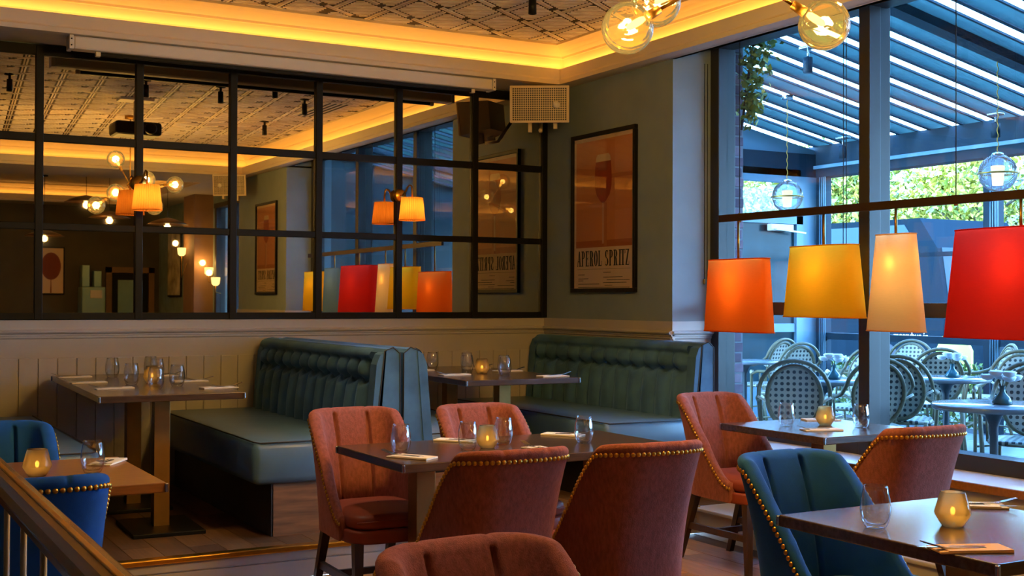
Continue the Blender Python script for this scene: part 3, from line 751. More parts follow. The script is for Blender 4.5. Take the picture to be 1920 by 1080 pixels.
def leg_pts(a, ra, b, rb):
    vs = [(a[0]+i*ra, a[1]+j*ra, a[2]) for i, j in ((-1, -1), (1, -1), (1, 1), (-1, 1))]+[(b[0]+i*rb, b[1]+j*rb, b[2]) for i, j in ((-1, -1), (1, -1), (1, 1), (-1, 1))]
    return vs, [(0, 1, 2, 3), (7, 6, 5, 4), (0, 4, 5, 1), (1, 5, 6, 2), (2, 6, 7, 3), (3, 7, 4, 0)]
G1, G2 = 'terracotta dining chairs', 'navy velvet dining chairs'
rA = make_chair('red', '', G1, True); rB = make_chair('red', '', G1, False)
bA = make_chair('blue', '', G2, True)
place(rA, (2.13, 4.04, 0), 0, 'terracotta chair, back turned, at the long middle table beside the plain left end')
place(dup(rA), (2.70, 3.99, 0), -.05, 'terracotta chair, back turned, at the long middle table nearest the window side')
place(dup(rA), (4.06, 3.93, 0), -.03, 'terracotta chair with its back turned, at the small table by the window ledge')
place(rB, (2.20, 5.17, 0), PI-.02, 'terracotta chair facing out from the end of the long middle table by the step')
place(dup(rB), (2.83, 5.10, 0), PI, 'terracotta chair facing out behind the candle on the long middle table')
place(dup(rB), (4.34, 5.17, 0), PI+.02, 'terracotta chair at the window table, facing out beside the booth end')
place(dup(rB), (1.22, 2.04, 0), PI+.06, 'terracotta chair cut off low in front of the long middle table')
place(bA, (2.89, 2.91, 0), PI+.02, 'navy velvet chair facing out at the near dark table with kraft napkin')
place(dup(bA), (.54, 4.10, 0), 0, 'navy velvet chair with its back turned behind the wooden handrail')
place(dup(bA), (.63, 5.20, 0), PI, 'navy velvet chair on the far side of the warm oak table')

# ---- tables
def table(name, label, x0, x1, y0, y1, zf, cols, top, rz=0, base=True, h=.765):
    cx, cy_ = (x0+x1)/2, (y0+y1)/2; t = thing(name, label, 'table', (cx, cy_, zf), rz)
    hx, hy = (x1-x0)/2, (y1-y0)/2
    tp = MB().bbox(-hx, hx, -hy, hy, h-.036, h, .004).build('tabletop', top, t)
    for sx_ in (-1, 1):
        for sy_ in (-1, 1): MB().bbox(sx_*hx-.006, sx_*hx+.006, sy_*hy-.006, sy_*hy+.006, h-.034, h-.002, .003).build('corner_cap', M['steel'], tp)
    for px_, py_, wx, wy in cols:
        MB().bbox(px_-wx/2, px_+wx/2, py_-wy/2, py_+wy/2, .02, h-.036, .003).build('column', M['bronze'], t)
        if base: MB().bbox(px_-.19, px_+.19, py_-.26, py_+.26, 0, .022, .004).build('base_plate', M['black'], t)
    return t
TB = .765+PZ
table('booth_table', 'long dark booth table with two bronze columns between the first benches', 1.26, 2.0, 6.40, 8.28, PZ, ((0.02, -.52, .085, .085), (0.02, .3, .085, .085)), M['wood_dark'], -.035)
table('booth_table', 'dark booth table in the corner between the tufted booths', 3.47, 4.27, 6.66, 8.2, PZ, ((0.02, -.42, .085, .085), (0.02, .4, .085, .085)), M['wood_dark'], -.035)
table('dining_table', 'long dark walnut dining table with four terracotta chairs', 2.02, 3.42, 4.46, 5.18, 0, ((-.45, 0, .09, .09), (.45, 0, .09, .09)), M['wood_dark'])
table('dining_table', 'small dark table beside the window ledge between two terracotta chairs', 4.20, 4.93, 4.40, 5.18, 0, ((0.0, 0, .09, .09),), M['wood_dark'], 0, False)
table('dining_table', 'near dark table with a kraft napkin and the navy chair', 2.565, 3.30, 2.08, 2.885, 0, ((0, 0, .09, .09),), M['wood_dark'])
table('dining_table', 'warm oak table between the two navy chairs by the handrail', .34, 1.08, 4.42, 5.24, 0, ((0, 0, .09, .09),), M['wood_warm'])

# ---- tufted booths
def booth(label, loc, rz, Ln=2.1, tuft=True, near=-1):
    """faces local -x; near = sign of the free end along local y"""
    t = thing('banquette', label, 'booth', loc, rz, None)
    hy = Ln/2; z0 = .47; z1 = .985; nch = 12; wch = (Ln-.16)/nch
    pl = MB().box(-.56, .13, -hy+.05, hy-.02, 0, .28).build('plinth', M['oak'], t)
    MB().box(-.566, -.555, -hy+.05, hy-.02, 0, .28).build('kick_board', M['leather_dark'], pl)
    sc_ = MB().bbox(-.68, .0, -hy, hy, .28, .51, .04).build('seat_cushion', M['leather'], t)
    for p in sc_.data.polygons: p.use_smooth = True
    MB().tube([(-.655, -near*hy*.98, .508), (-.67, near*(hy-.03), .508), (-.64, near*(hy-.008), .503), (-.0, near*(hy-.004), .503)], .004, 6).build('piping', M['piping'], sc_)
    def face(u, v):
        y = -hy+.08+u*(Ln-.16); a = u*nch
        r = abs(math.sin(PI*a))**.55
        vv = v; crease = math.exp(-((vv-.66-.02*math.cos(2*PI*a))/.035)**2)
        edge = min(1, min(u, 1-u)*nch*2)
        roll = max(0, min(1, (vv-.86)/.05)); puff = math.sin(PI*max(0, min(1, (vv-.66)/.24)))**.6 if vv > .66 else .75+.25*math.sin(PI*vv/.66)
        h = .02+.048*r*puff*(1-.9*crease)*edge*(1-roll)*min(1, vv/.06+.3)-.014*crease
        if vv > .86: h = h*(1-roll)+roll*.05*math.sqrt(max(0, 1-((vv-.93)/.075)**2))
        z = z0+(z1-z0)*vv
        return (-h+.055*vv, y, z)
    MB().grid(face, nch*14, 44).build('tufted_back', M['velvet'], t)
    # outer shell with rolled top and side borders
    sh = [(.03, .28), (.155, .28), (.155, .93), (.15, .965), (.135, .985), (.11, .992), (.075, .985), (.055, .965), (.02, .60), (.0, .46)]
    sh = [(x, z) for x, z in sh]
    s_ = MB().prism(sh, 'y', -hy, hy).build('back_shell', M['velvet'], t)
    for yy in (-hy+.04, hy-.04):
        MB().prism([(-.025, .47), (.03, .47), (.07, .975), (.035, .955), (.012, .9)], 'y', yy-.04, yy+.045).build('side_border', M['velvet'], t)
    MB().tube([(.0, near*hy, .44), (.018, near*hy, .60), (.06, near*hy, .975), (.11, near*hy, .994), (.152, near*hy, .96), (.156, near*hy, .3)], .004, 6).build('end_piping', M['piping'], s_)
    b = MB()
    for k in range(1, nch):
        y = -hy+.08+k*wch; MB().sphere((.035-.005, y, z0+(z1-z0)*.66), .011, 8, 6).build('button', M['velvet'], t)
    return t
booth('tufted teal booth seat facing the first booth table, cut end toward the step', (2.655, 7.30, PZ), 0)
booth('tufted teal booth seat backing onto the other, facing the corner table', (2.982, 7.30, PZ), PI, near=1)
booth('tufted teal booth seat against the dark poster wall', (4.855, 7.30, PZ), 0)
booth('teal bench seat opposite the booths beside the first booth table', (.53, 7.30, PZ), PI, near=1)

# ---- tableware
TUM = MB().lathe([(.001, .002), (.026, .0), (.031, .004), (.039, .022), (.0435, .045), (.0440, .06), (.0415, .085), (.0365, .11), (.0345, .122), (.0335, .122), (.0355, .11), (.0403, .085), (.0425, .06), (.0415, .045), (.036, .024), (.026, .012), (.001, .010)], n=28).mesh('tumbler')
TUM.materials.append(M['tumbler'])
def tumbler(x, y, z, label): return tag(obj('tumbler', TUM, None, None, (x, y, z)), label, 'glass', 'stemless tumblers')
VG = MB().lathe([(.001, .001), (.030, 0), (.034, .006), (.051, .034), (.052, .040), (.036, .098), (.034, .1), (.0335, .098), (.049, .040), (.032, .010), (.001, .008)], n=28).mesh('votive_glass')
VG.materials.append(M['amber_votive'])
def votive(x, y, z, label, e=.07):
    t = thing('candle_holder', label, 'candle holder', (x, y, z), 0, 'amber votives')
    obj('votive_glass', VG, None, t)
    MB().lathe([(.001, .012), (.019, .012), (.019, .028), (.001, .03)], n=14).build('candle', M['wax'], t)
    MB().sphere((0, 0, .044), .007, 8, 8, 1.7).build('flame', M['flame'], t)
    point('candle_light', (0, 0, .046), e, (1, .5, .12), .008, t); return t
def fork_mb():
    mb = MB().beam((0, -.08, .010), (0, .012, .013), .008, .003).beam((0, .012, .013), (0, .034, .017), .022, .003)
    for k in range(4): mb.beam((-.0095+.0063*k, .030, .0165), (-.0095+.0063*k, .078, .030), .0036, .003)
    return mb
FORK = fork_mb().mesh('fork'); FORK.materials.append(M['steel'])
KNIFE = MB().beam((0, -.10, .009), (0, .0, .010), .008, .003).add([(-.004, 0, .009), (.008, .0, .009), (.009, .07, .010), (.001, .09, .010), (-.004, .07, .010)], [(0, 1, 2, 3, 4)]).mesh('knife'); KNIFE.materials.append(M['steel'])
def setting(x, y, z, rz, label, kraft=False):
    """folded paper pocket with cutlery heads showing at its +y end"""
    t = thing('napkin_pocket', label, 'napkin', (x, y, z), rz, 'folded napkins with cutlery')
    m = M['napkin_k'] if kraft else M['napkin']
    MB().bbox(-.045, .045, -.105, .095, 0, .006, .002).build('napkin_fold', m, t)
    MB().bbox(-.044, .044, -.105, .072, .006, .0085, .001).build('pocket', m, t)
    MB().box(-.012, .004, -.045, .03, .0086, .0091).box(.010, .014, -.04, .025, .0086, .0091).build('print_mark', M['ink'], t)
    obj('fork', FORK, None, t, (-.013, .055, -.002)); obj('knife', KNIFE, None, t, (.014, .045, -.002))
    return t
NL = 'napkin pocket on the '
t1 = [(1.38, 8.02), (1.36, 7.45), (1.40, 6.92), (1.90, 7.92), (1.93, 7.32), (1.93, 6.72)]
for i, (x, y) in enumerate(t1): setting(x, y, TB, (PI/2 if i < 3 else -PI/2)+.1*math.sin(i*3), 'white napkin pocket on the first booth table, '+('bench' if i < 3 else 'tufted booth')+' side, '+('next to the wall', 'middle of three', 'next to the step')[i % 3])
for (x, y), w_ in zip(((1.60, 7.95), (1.56, 7.22), (1.60, 6.80), (1.86, 8.05), (1.83, 7.75), (1.76, 6.98)), ('bench side next to the wall', 'bench side beside the candle', 'bench side next to the step', 'booth side next to the wall', 'booth side just behind the candle', 'booth side next to the step')): tumbler(x, y, TB, 'clear tumbler on the first booth table, '+w_)
votive(1.70, 7.32, TB, 'amber votive with lit candle on the first booth table')
for i, (x, y) in enumerate(((3.62, 7.75), (3.62, 7.2), (4.13, 7.85), (4.15, 7.42), (4.14, 6.80))): setting(x, y, TB, PI/2 if i < 2 else -PI/2, 'white napkin pocket on the corner booth table, '+('double booth side, by the wall', 'double booth side, before the candle', 'poster side, by the wall', 'poster side, middle', 'poster side, at the free end')[i])
for (x, y), w_ in zip(((3.80, 7.9), (3.98, 7.72), (3.80, 7.36), (4.02, 7.25), (3.90, 7.02)), ('near the wall, alone', 'behind the candle', 'touching the candle holder', 'poster side, rear of a pair', 'poster side, front of a pair')): tumbler(x, y, TB, 'clear tumbler on the corner booth table, '+w_)
votive(3.87, 7.28, TB, 'amber votive with lit candle on the corner booth table')
TZ = .765
setting(2.135, 4.64, TZ, .55, 'white napkin pocket at the free end of the long middle table'); setting(2.575, 5.08, TZ, PI+.7, 'white napkin pocket behind the tumblers on the long middle table')
setting(2.75, 4.62, TZ, .05, 'white napkin pocket behind the turned chair on the long middle table'); setting(3.14, 5.06, TZ, PI+.65, 'white napkin pocket beside the lone tumbler on the long middle table')
tumbler(2.165, 4.81, TZ, 'clear tumbler near the free end of the long middle table'); tumbler(2.475, 4.785, TZ, 'clear tumbler just before the candle on the long middle table')
tumbler(2.70, 4.87, TZ, 'clear tumbler just past the candle on the long middle table'); tumbler(3.055, 4.75, TZ, 'clear tumbler alone at the window end of the long middle table')
votive(2.575, 4.79, TZ, 'amber votive with lit candle on the long middle table')
setting(4.42, 4.66, TZ, 1.2, 'napkin pocket at the near edge of the window table'); setting(4.80, 5.05, TZ, PI+1.2, 'napkin pocket behind the candle on the window table')
tumbler(4.41, 4.90, TZ, 'clear tumbler beside the orange-lit chair on the window table'); tumbler(4.70, 4.66, TZ, 'clear tumbler beside the turned chair on the window table')
votive(4.634, 4.85, TZ, 'amber votive with lit candle on the window table')
setting(2.64, 2.235, TZ, 1.15, 'kraft paper napkin pocket with a fork on the near dark table', True); setting(3.22, 2.70, TZ, -2.2, 'napkin pocket with fork and knife at the far edge of the near dark table')
tumbler(2.665, 2.585, TZ, 'clear tumbler at the corner of the near dark table'); votive(2.888, 2.50, TZ, 'amber votive with lit candle on the near dark table')
setting(1.0, 5.05, TZ, 2.6, 'white napkin pocket on the warm oak table'); tumbler(.895, 4.79, TZ, 'clear tumbler on the warm oak table')
votive(.70, 4.80, TZ, 'amber votive with lit candle on the warm oak table')

# ---- balustrade beside the camera
bl = thing('balustrade', 'wooden handrail with brass strip and slim metal balusters', 'handrail', (.385, 0, 0))
prof = [(-.032, .0), (-.036, -.018), (-.03, -.03), (-.024, -.036), (-.024, -.05), (.024, -.05), (.024, -.036), (.03, -.03), (.036, -.018), (.032, 0), (.02, .010), (0, .013), (-.02, .010)]
MB().prism([(x, 1.0+z) for x, z in prof], 'y', .9, 3.6).build('handrail', mat('rail_wood', '#5c3a1c', .25, noise=.2, nscale=6, stretch=(12, 1, 12)), bl)
MB().bbox(-.006, .006, .9, 3.6, 1.011, 1.016, .002).build('brass_strip', M['brass'], bl)
bm1 = MB().tube([(0, 0, .06), (0, 0, .952)], .007, 8).mesh('baluster'); bm1.materials.append(mat('dull_iron', '#6a6660', .5, .6))
for k in range(9): obj('baluster', bm1, None, bl, (0, 1.2+k*.27, 0))
MB().box(-.02, .02, .9, 3.6, .03, .065).build('bottom_rail', M['wood_edge'], bl)
for yy in (.92, 3.58): MB().bbox(-.03, .03, yy-.03, yy+.03, 0, .97, .004).build('newel', M['wood_edge'], bl)

# ------------------------------------------------------------------ rear of the room (seen in the mirror)
M['door_frame'] = mat('door_wood', '#8a6436', .45, noise=.15, nscale=6)
d1 = struct('door_1', MB().box(4.45, 4.55, BACK, BACK+.08, 0, 1.98).box(5.2, 5.3, BACK, BACK+.08, 0, 1.98).box(4.45, 5.3, BACK, BACK+.08, 1.88, 1.98), M['door_frame'])
M['frost'] = mat('frosted_door_glass', '#8fb6b6', .5, noise=.1, nscale=5)
MB().bbox(4.56, 5.19, BACK, BACK+.045, .02, 1.87, .006).build('door_leaf', M['black'], d1)
MB().box(4.66, 5.09, BACK+.045, BACK+.052, .3, 1.75).build('door_glass', M['frost'], d1)
pc = thing('tree_print', 'framed print of a round dark red tree, seen in the mirror', 'picture', (3.52, BACK+.0, 1.48))
MB().bbox(-.23, .23, 0, .03, 0, .84, .004).build('frame', M['black'], pc)
MB().box(-.205, .205, .03, .033, .025, .815).build('paper', M['paper'], pc)
M['tree_red'] = mat('print_red', '#8a3c22', .7)
MB().prism([(.165*math.cos(2*PI*i/40), .50+.24*math.sin(2*PI*i/40)) for i in range(40)], 'y', .033, .035).build('printed_crown', M['tree_red'], pc)
MB().prism([(-.012, .03), (.012, .03), (.004, .3), (-.004, .3)], 'y', .033, .0345).build('printed_trunk', M['tree_red'], pc)
cf = thing('service_station', 'pale metal drinks station by the rear door, seen in the mirror', 'machine', (4.15, BACK+.35, 0))
M['pale_metal'] = mat('pale_teal_metal', '#8fb0a6', .3, .3)
MB().bbox(-.25, .25, -.3, .25, 0, 1.0, .01).build('counter', M['rear'], cf)
MB().bbox(-.2, .2, -.2, .2, 1.0, 1.62, .02).build('body', M['pale_metal'], cf)
MB().bbox(-.06, .14, .2, .215, 1.42, 1.56, .004).build('display', M['white_metal'], cf)
for k in range(2): MB().bbox(-.18+k*.2, -.05+k*.2, -.15, .1, 1.62, 1.62+.38-.1*k, .01).build('canister', M['pale_metal'], cf)
M['rear_pic'] = mat('cloudy_print', '#d9c89a', .6, noise=.5, nscale=5)
rp = thing('cloud_picture', 'tall bright cloudy picture on the teal side wall, seen in the mirror', 'picture', (WX, -4.8, 1.45))
MB().bbox(-.03, 0, -.45, .45, 0, 1.15, .004).build('frame', M['black'], rp); MB().box(-.033, -.03, -.42, .42, .03, 1.12).build('print', M['rear_pic'], rp)
M['brown_post'] = mat('brown_column', '#8d6a4c', .7, noise=.1, nscale=5)
struct('wall_column', MB().box(5.1, WX, -3.1, -2.45, 0, SZ), M['brown_post'])
M['lamp_glass'] = emis('rear_lamp_glow', (1, .6, .18), 2.2)
for i, (x, y, z) in enumerate(((5.30, -2.33, 1.78), (5.30, -1.95, 1.62), (5.02, -2.9, 2.1))):
    t = thing('torch_sconce', ('glass torch sconce beside the rear window', 'lower glass torch sconce beside the rear window', 'tall torch sconce on the brown column')[i]+', seen in the mirror', 'wall lamp', (x, y, z))
    MB().lathe([(.03, 0), (.06, .03), (.07, .12), (.066, .13)], n=14).build('cup', M['lamp_glass'], t)
    MB().tube([(0, 0, 0), (0, 0, -.35 if i == 2 else -.1), (.08, 0, -.12)], .008, 6).build('stem', M['brass_old'], t)
    point('torch_light', (-.1, 0, .2), 3, WARM, .04, t)
M['dish'] = mat('dark_bronze_dish', '#6b4a28', .4, .6)
for i, (x, y, z) in enumerate(((3.30, -1.5, 2.80), (3.72, -2.0, 2.62), (4.45, -1.5, 2.52), (3.05, -3.6, 2.4))):
    t = thing('saucer_pendant', 'shallow bronze saucer pendant '+('reflected above the lowest amber globe', 'reflected between the amber globe and the sconce', 'reflected next to the sconce shade, before the brown column', 'reflected over the round tree print')[i], 'lamp', (x, y, z), 0, 'saucer pendants in the rear room')
    MB().lathe([(.02, .09), (.10, .075), (.22, .03), (.30, -.01), (.295, -.012), (.21, .022), (.09, .06), (.02, .07)], n=32).build('dish', M['dish'], t)
    MB().sphere((0, 0, .02), .035, 12, 8).build('bulb', M['bulb'], t)
    MB().tube([(0, 0, .08), (0, 0, CZ-z-.01)], .004, 6).lathe([(.0005, 0), (.05, 0), (.05, -.03), (.0005, -.03)], (0, 0, CZ-z-.005), 12).build('cord', M['cable'], t)
    point('saucer_light', (0, 0, -.05), 6, WARM, .04, t)

# ------------------------------------------------------------------ terrace outside the window
TFZ = .05; GX = 10.6
M['slab'] = mat('pale_paving', '#525859', .5, noise=.12, nscale=3)
M['road'] = mat('grey_road', '#33373a', .9, noise=.1, nscale=2)
M['navy'] = mat('navy_steel', '#1a2a34', .6, spec=.15)
M['navy_light'] = mat('blue_grey_board', '#587786', .5)
terr = struct('floor_terrace', MB().box(5.62, GX+.3, -3.0, 11.6, -.15, TFZ-.01), M['road'])
tile = MB().bbox(0, .594, 0, .594, -.01, 0, .002).mesh('paver'); tile.materials.append(M['slab'])
for i in range(8):
    for j in range(14): obj('paver', tile, None, terr, (5.64+i*.6, 3.0+j*.6, TFZ))
struct('ground', MB().box(5.6, 70, -30, 90, -.4, -.15), M['road'])
# roof of the terrace
rz_ = lambda x: 3.28+.2*(GX-x)
roof = thing('terrace_roof', 'sloping terrace roof of dark rafters with blue blinds and clear strips', 'roof', (0, 0, 0))
M['blind'] = mat('blue_blind_cloth', '#6fb3d6', .8); 
def blind_mat():
    m = bpy.data.materials.new('blue_roof_blind'); m.use_nodes = True; n = m.node_tree.nodes; L = m.node_tree.links; n.clear()
    o = n.new('ShaderNodeOutputMaterial'); mx = n.new('ShaderNodeMixShader'); t = n.new('ShaderNodeBsdfTranslucent'); tt = n.new('ShaderNodeBsdfTransparent')
    nz = n.new('ShaderNodeTexNoise'); nz.inputs['Scale'].default_value = 2.5
    r = n.new('ShaderNodeValToRGB'); r.color_ramp.elements[0].color = (.10, .15, .15, 1); r.color_ramp.elements[1].color = (.13, .185, .175, 1)
    L.new(nz.outputs['Fac'], r.inputs[0]); L.new(r.outputs[0], t.inputs[0]); L.new(r.outputs[0], tt.inputs[0])
    mx.inputs[0].default_value = .45; L.new(t.outputs[0], mx.inputs[1]); L.new(tt.outputs[0], mx.inputs[2]); L.new(mx.outputs[0], o.inputs[0]); return m
M['blind'] = blind_mat(); M['roofglass'] = thin_glass('roof_glass', (.95, .98, 1), .5)
sp_ = .44; nb = 33
for k in range(nb):
    y = 11.2-k*sp_
    big = k % 10 == 9
    MB().beam((5.66, y, rz_(5.66)+(.0 if big else .03)), (GX, y, rz_(GX)+(.0 if big else .03)), .14 if big else .045, .14 if big else .06).build('rafter', M['navy'], roof)
    y1 = y-sp_
    a, b = y-.03, y-.03-.235
    def strip(ya, yb, dz): return MB().add([(5.66, ya, rz_(5.66)+dz), (GX, ya, rz_(GX)+dz), (GX, yb, rz_(GX)+dz), (5.66, yb, rz_(5.66)+dz)], [(0, 1, 2, 3)])
    st = MB().beam((5.66, (a+b)/2, rz_(5.66)+.01), (GX, (a+b)/2, rz_(GX)+.01), .235, .006).build('blind', M['blind'], roof)
    MB().beam((5.66, b, rz_(5.66)+.012), (GX, b, rz_(GX)+.012), .025, .02).build('blind_track', M['navy'], roof)
    MB().beam((5.66, y-sp_/2, rz_(5.66)+.065), (GX, y-sp_/2, rz_(GX)+.065), sp_-.02, .008).build('glass_panel', M['roofglass'], roof)
MB().box(GX-.06, GX+.14, -3, 11.35, 2.92, 3.30).build('gutter_beam', M['navy'], roof)
MB().box(GX-.10, GX-.06, -3, 11.35, 3.02, 3.06).build('gutter_lip', M['navy_light'], roof)
MB().box(5.62, 5.72, -3, 11.35, rz_(5.66)-.1, rz_(5.66)+.1).build('wall_plate', M['navy'], roof)
MB().box(5.72, GX, 11.2, 11.3, 2.92, 3.2).build('end_beam', M['navy'], roof)
fr_ = thing('terrace_screen', 'navy steel terrace front of posts, rails and clear wind panes', 'screen', (GX, 0, TFZ))
ys = [11.15, 8.66, 6.1, 3.5, .9]
for y in ys:
    MB().box(-.05, .07, y-.08, y+.08, 0, 2.9).build('post', M['navy'], fr_)
    for q in range(4): MB().tube([(-.055, y-.085+.03*q-.02, 0), (-.055, y-.085+.03*q-.02, 2.87)], .008, 6).build('post_flute', M['navy_light'], fr_)
for ya, yb in zip(ys[1:], ys[:-1]):
    MB().box(-.03, .03, ya+.08, yb-.08, .91, .99).build('rail', M['navy'], fr_)
    MB().box(-.02, .02, ya+.08, yb-.08, 1.86, 1.91).build('rail', M['navy'], fr_)
    MB().box(-.004, .004, ya+.08, yb-.08, .05, .91).build('wind_pane', M['roofglass'], fr_)
M['grey_brick'] = mat('grey_blue_render', '#30393c', .8, noise=.12, nscale=3)
struct('wall_terrace_far', MB().box(5.62, GX+.3, -3.2, -3.0, -.1, 4.4), M['grey_brick'])
# end wall with door
ew = struct('wall_terrace_end', MB().box(5.7, 9.2, 11.2, 11.3, TFZ, 3.0).box(10.3, GX, 11.2, 11.3, TFZ, 2.92).box(9.2, 10.3, 11.2, 11.3, 2.84, 3.0).prism([(5.72, 3.0), (GX, 3.0), (GX, 3.24), (5.72, rz_(5.72)-.05)], 'y', 11.22, 11.28), M['navy_light'])
dd = struct('door_2', MB().box(9.2, 9.3, 11.16, 11.3, TFZ, 2.84).box(10.2, 10.3, 11.16, 11.3, TFZ, 2.84).box(9.2, 10.3, 11.16, 11.3, 2.34, 2.44).box(9.3, 10.2, 11.18, 11.26, TFZ, .45).box(9.3, 10.2, 11.18, 11.26, 1.05, 1.15), M['navy_light'])
M['dark_glass'] = mat('dark_door_glass', '#1d363d', .2, 0, noise=.3, nscale=3, spec=.12)
MB().box(9.3, 10.2, 11.21, 11.23, .45, 2.34).build('door_pane', M['dark_glass'], dd)
MB().box(9.3, 10.2, 11.21, 11.23, 2.44, 2.84).build('fanlight', M['roofglass'], dd)
MB().bbox(9.75, 10.1, 11.10, 11.18, 2.25, 2.33, .01).beam((9.8, 11.08, 2.27), (10.25, 11.06, 2.23), .02, .02).build('door_closer', M['white_metal'], dd)
# brick pier and ivy just outside the glass
M['mortar'] = mat('mortar', '#7d7f85', .9); BR = [mat('brick', c, .85, noise=.2, nscale=20) for c in ('#7b6370', '#6c5763', '#856d78', '#5f4e5c')]
bp_ = thing('brick_pier', 'weathered brick pier just outside the window, below the ivy', 'pier', (5.53, 6.98, 0))
MB().box(.0, .335, .006, .30, 0, 3.6).build('mortar_core', M['mortar'], bp_)
brick_me = [MB().bbox(-.104, .104, 0, .1, 0, .063, .004).mesh('brick') for _ in range(4)]
half_me = [MB().bbox(-.047, .047, 0, .1, 0, .063, .004).mesh('brick') for _ in range(4)]
for q in range(4): brick_me[q].materials.append(BR[q]); half_me[q].materials.append(BR[q])
for r_ in range(48):
    z = r_*.075; off = random.uniform(-.003, .003)
    fx, hx_ = (.105, .272) if r_ % 2 else (.232, .052)
    obj('brick', random.choice(brick_me), None, bp_, (fx, off, z)); obj('brick', random.choice(half_me), None, bp_, (hx_, -off, z))
def leaf_cloud(name, m, parent, fn, n, sz, flat=.5):
    vs = []; fs = []
    for k in range(n):
        p = Vector(fn()); s = sz*random.uniform(.6, 1.3)
        q = Matrix.Rotation(random.uniform(0, 6.28), 3, 'Z') @ Matrix.Rotation(random.uniform(-1.2, 1.2), 3, 'X') @ Matrix.Rotation(random.uniform(-1.2, 1.2), 3, 'Y')
        b = len(vs)
        for l in ((-.0, -.5, 0), (.32, 0, .06), (0, .55, -.04), (-.32, 0, .06)): vs.append(p+q @ Vector(l)*s)
        fs.append((b, b+1, b+2, b+3))
    o = MB().add(vs, fs).build(name, m, parent); return o
def leaf_mat(name, c):
    m = mat(name, c, .6, noise=.35, nscale=1.5); return m
LV = [leaf_mat('leaf_'+n_, c) for n_, c in (('lime', (.42, .38, .05)), ('yellow', (.55, .42, .07)), ('green', (.16, .20, .03)), ('dark', (.03, .05, .015)))]
iv = thing('ivy', 'green ivy hanging at the top of the brick pier outside the window', 'plant', (5.78, 6.9, 2.85))
def ivf():
    t = random.random(); r = .04+.15*t; return (random.gauss(.03+.10*t, r*.5), random.gauss(-.06, .05), -.1+.75*t+random.gauss(0, .05))
tag(leaf_cloud('ivy_leaves', LV[2], iv, ivf, 420, .06), kind='stuff'); tag(leaf_cloud('ivy_leaves', LV[0], iv, ivf, 160, .055), kind='stuff')
MB().tube([(0, 0, -.2), (.02, -.03, .1), (.08, -.05, .5)], .01, 6).build('stem', M['wood_edge'], iv)

# terrace globes and spots
M['opal'] = amber_glass('smoky_globe', (.74, .84, .9), .22)
def terrace_globe(x, y, z, label):
    t = thing('globe_pendant', label, 'lamp', (x, y, z))
    g = MB().sphere((0, 0, 0), .165, 28, 18).build('globe', M['opal'], t)
    MB().tube([(.167*math.cos(2*PI*i/40), .167*math.sin(2*PI*i/40), -.005) for i in range(40)], .008, 6, True).build('band', M['brass_old'], t)
    MB().lathe([(.045, -.11), (.06, .06), (.05, .065), (.001, .065)], n=14).build('inner_lamp', emis('terrace_lamp', (1, .75, .5), 1.2), t)
    MB().lathe([(.001, .16), (.05, .155), (.05, .175), (.012, .185), (.001, .185)], n=14).build('cap', M['steel'], t)
    zt = rz_(x)-z-.004; pts = [(.006*math.cos(k*1.6), .006*math.sin(k*1.6), .18+(zt-.2)*k/40) for k in range(41)]
    MB().tube(pts, .0045, 6).build('chain', M['brass_old'], t)
    MB().lathe([(.001, zt-.05), (.06, zt-.04), (.06, zt), (.001, zt)], n=14).build('ceiling_rose', M['steel'], t)
terrace_globe(8.95, 9.94, 2.53, 'frosted globe pendant under the terrace roof by the corner door')
terrace_globe(9.0, 7.30, 2.55, 'frosted globe pendant under the terrace roof over the bistro tables')
for i, (x, y) in enumerate(((7.9, 8.5), (8.7, 6.6), (10.2, 10.4), (10.2, 8.3))):
    t = thing('terrace_spot', 'small grey spotlight on the terrace roof '+('next to the hanging ivy', 'beside the broad dark rafter', 'at the gutter by the corner door', 'at the gutter near the second globe')[i], 'spotlight', (x, y, rz_(x)-.06), 0, 'terrace spotlights')
    MB().tube([(0, 0, 0), (0, 0, -.12)], .01, 6).bbox(-.06, .06, -.06, .06, -.02, 0, .004).build('bracket', M['steel'], t)
    MB().lathe([(.001, -.1), (.045, -.1), (.045, -.24), (.001, -.24)], n=12).build('barrel', M['navy'], t)

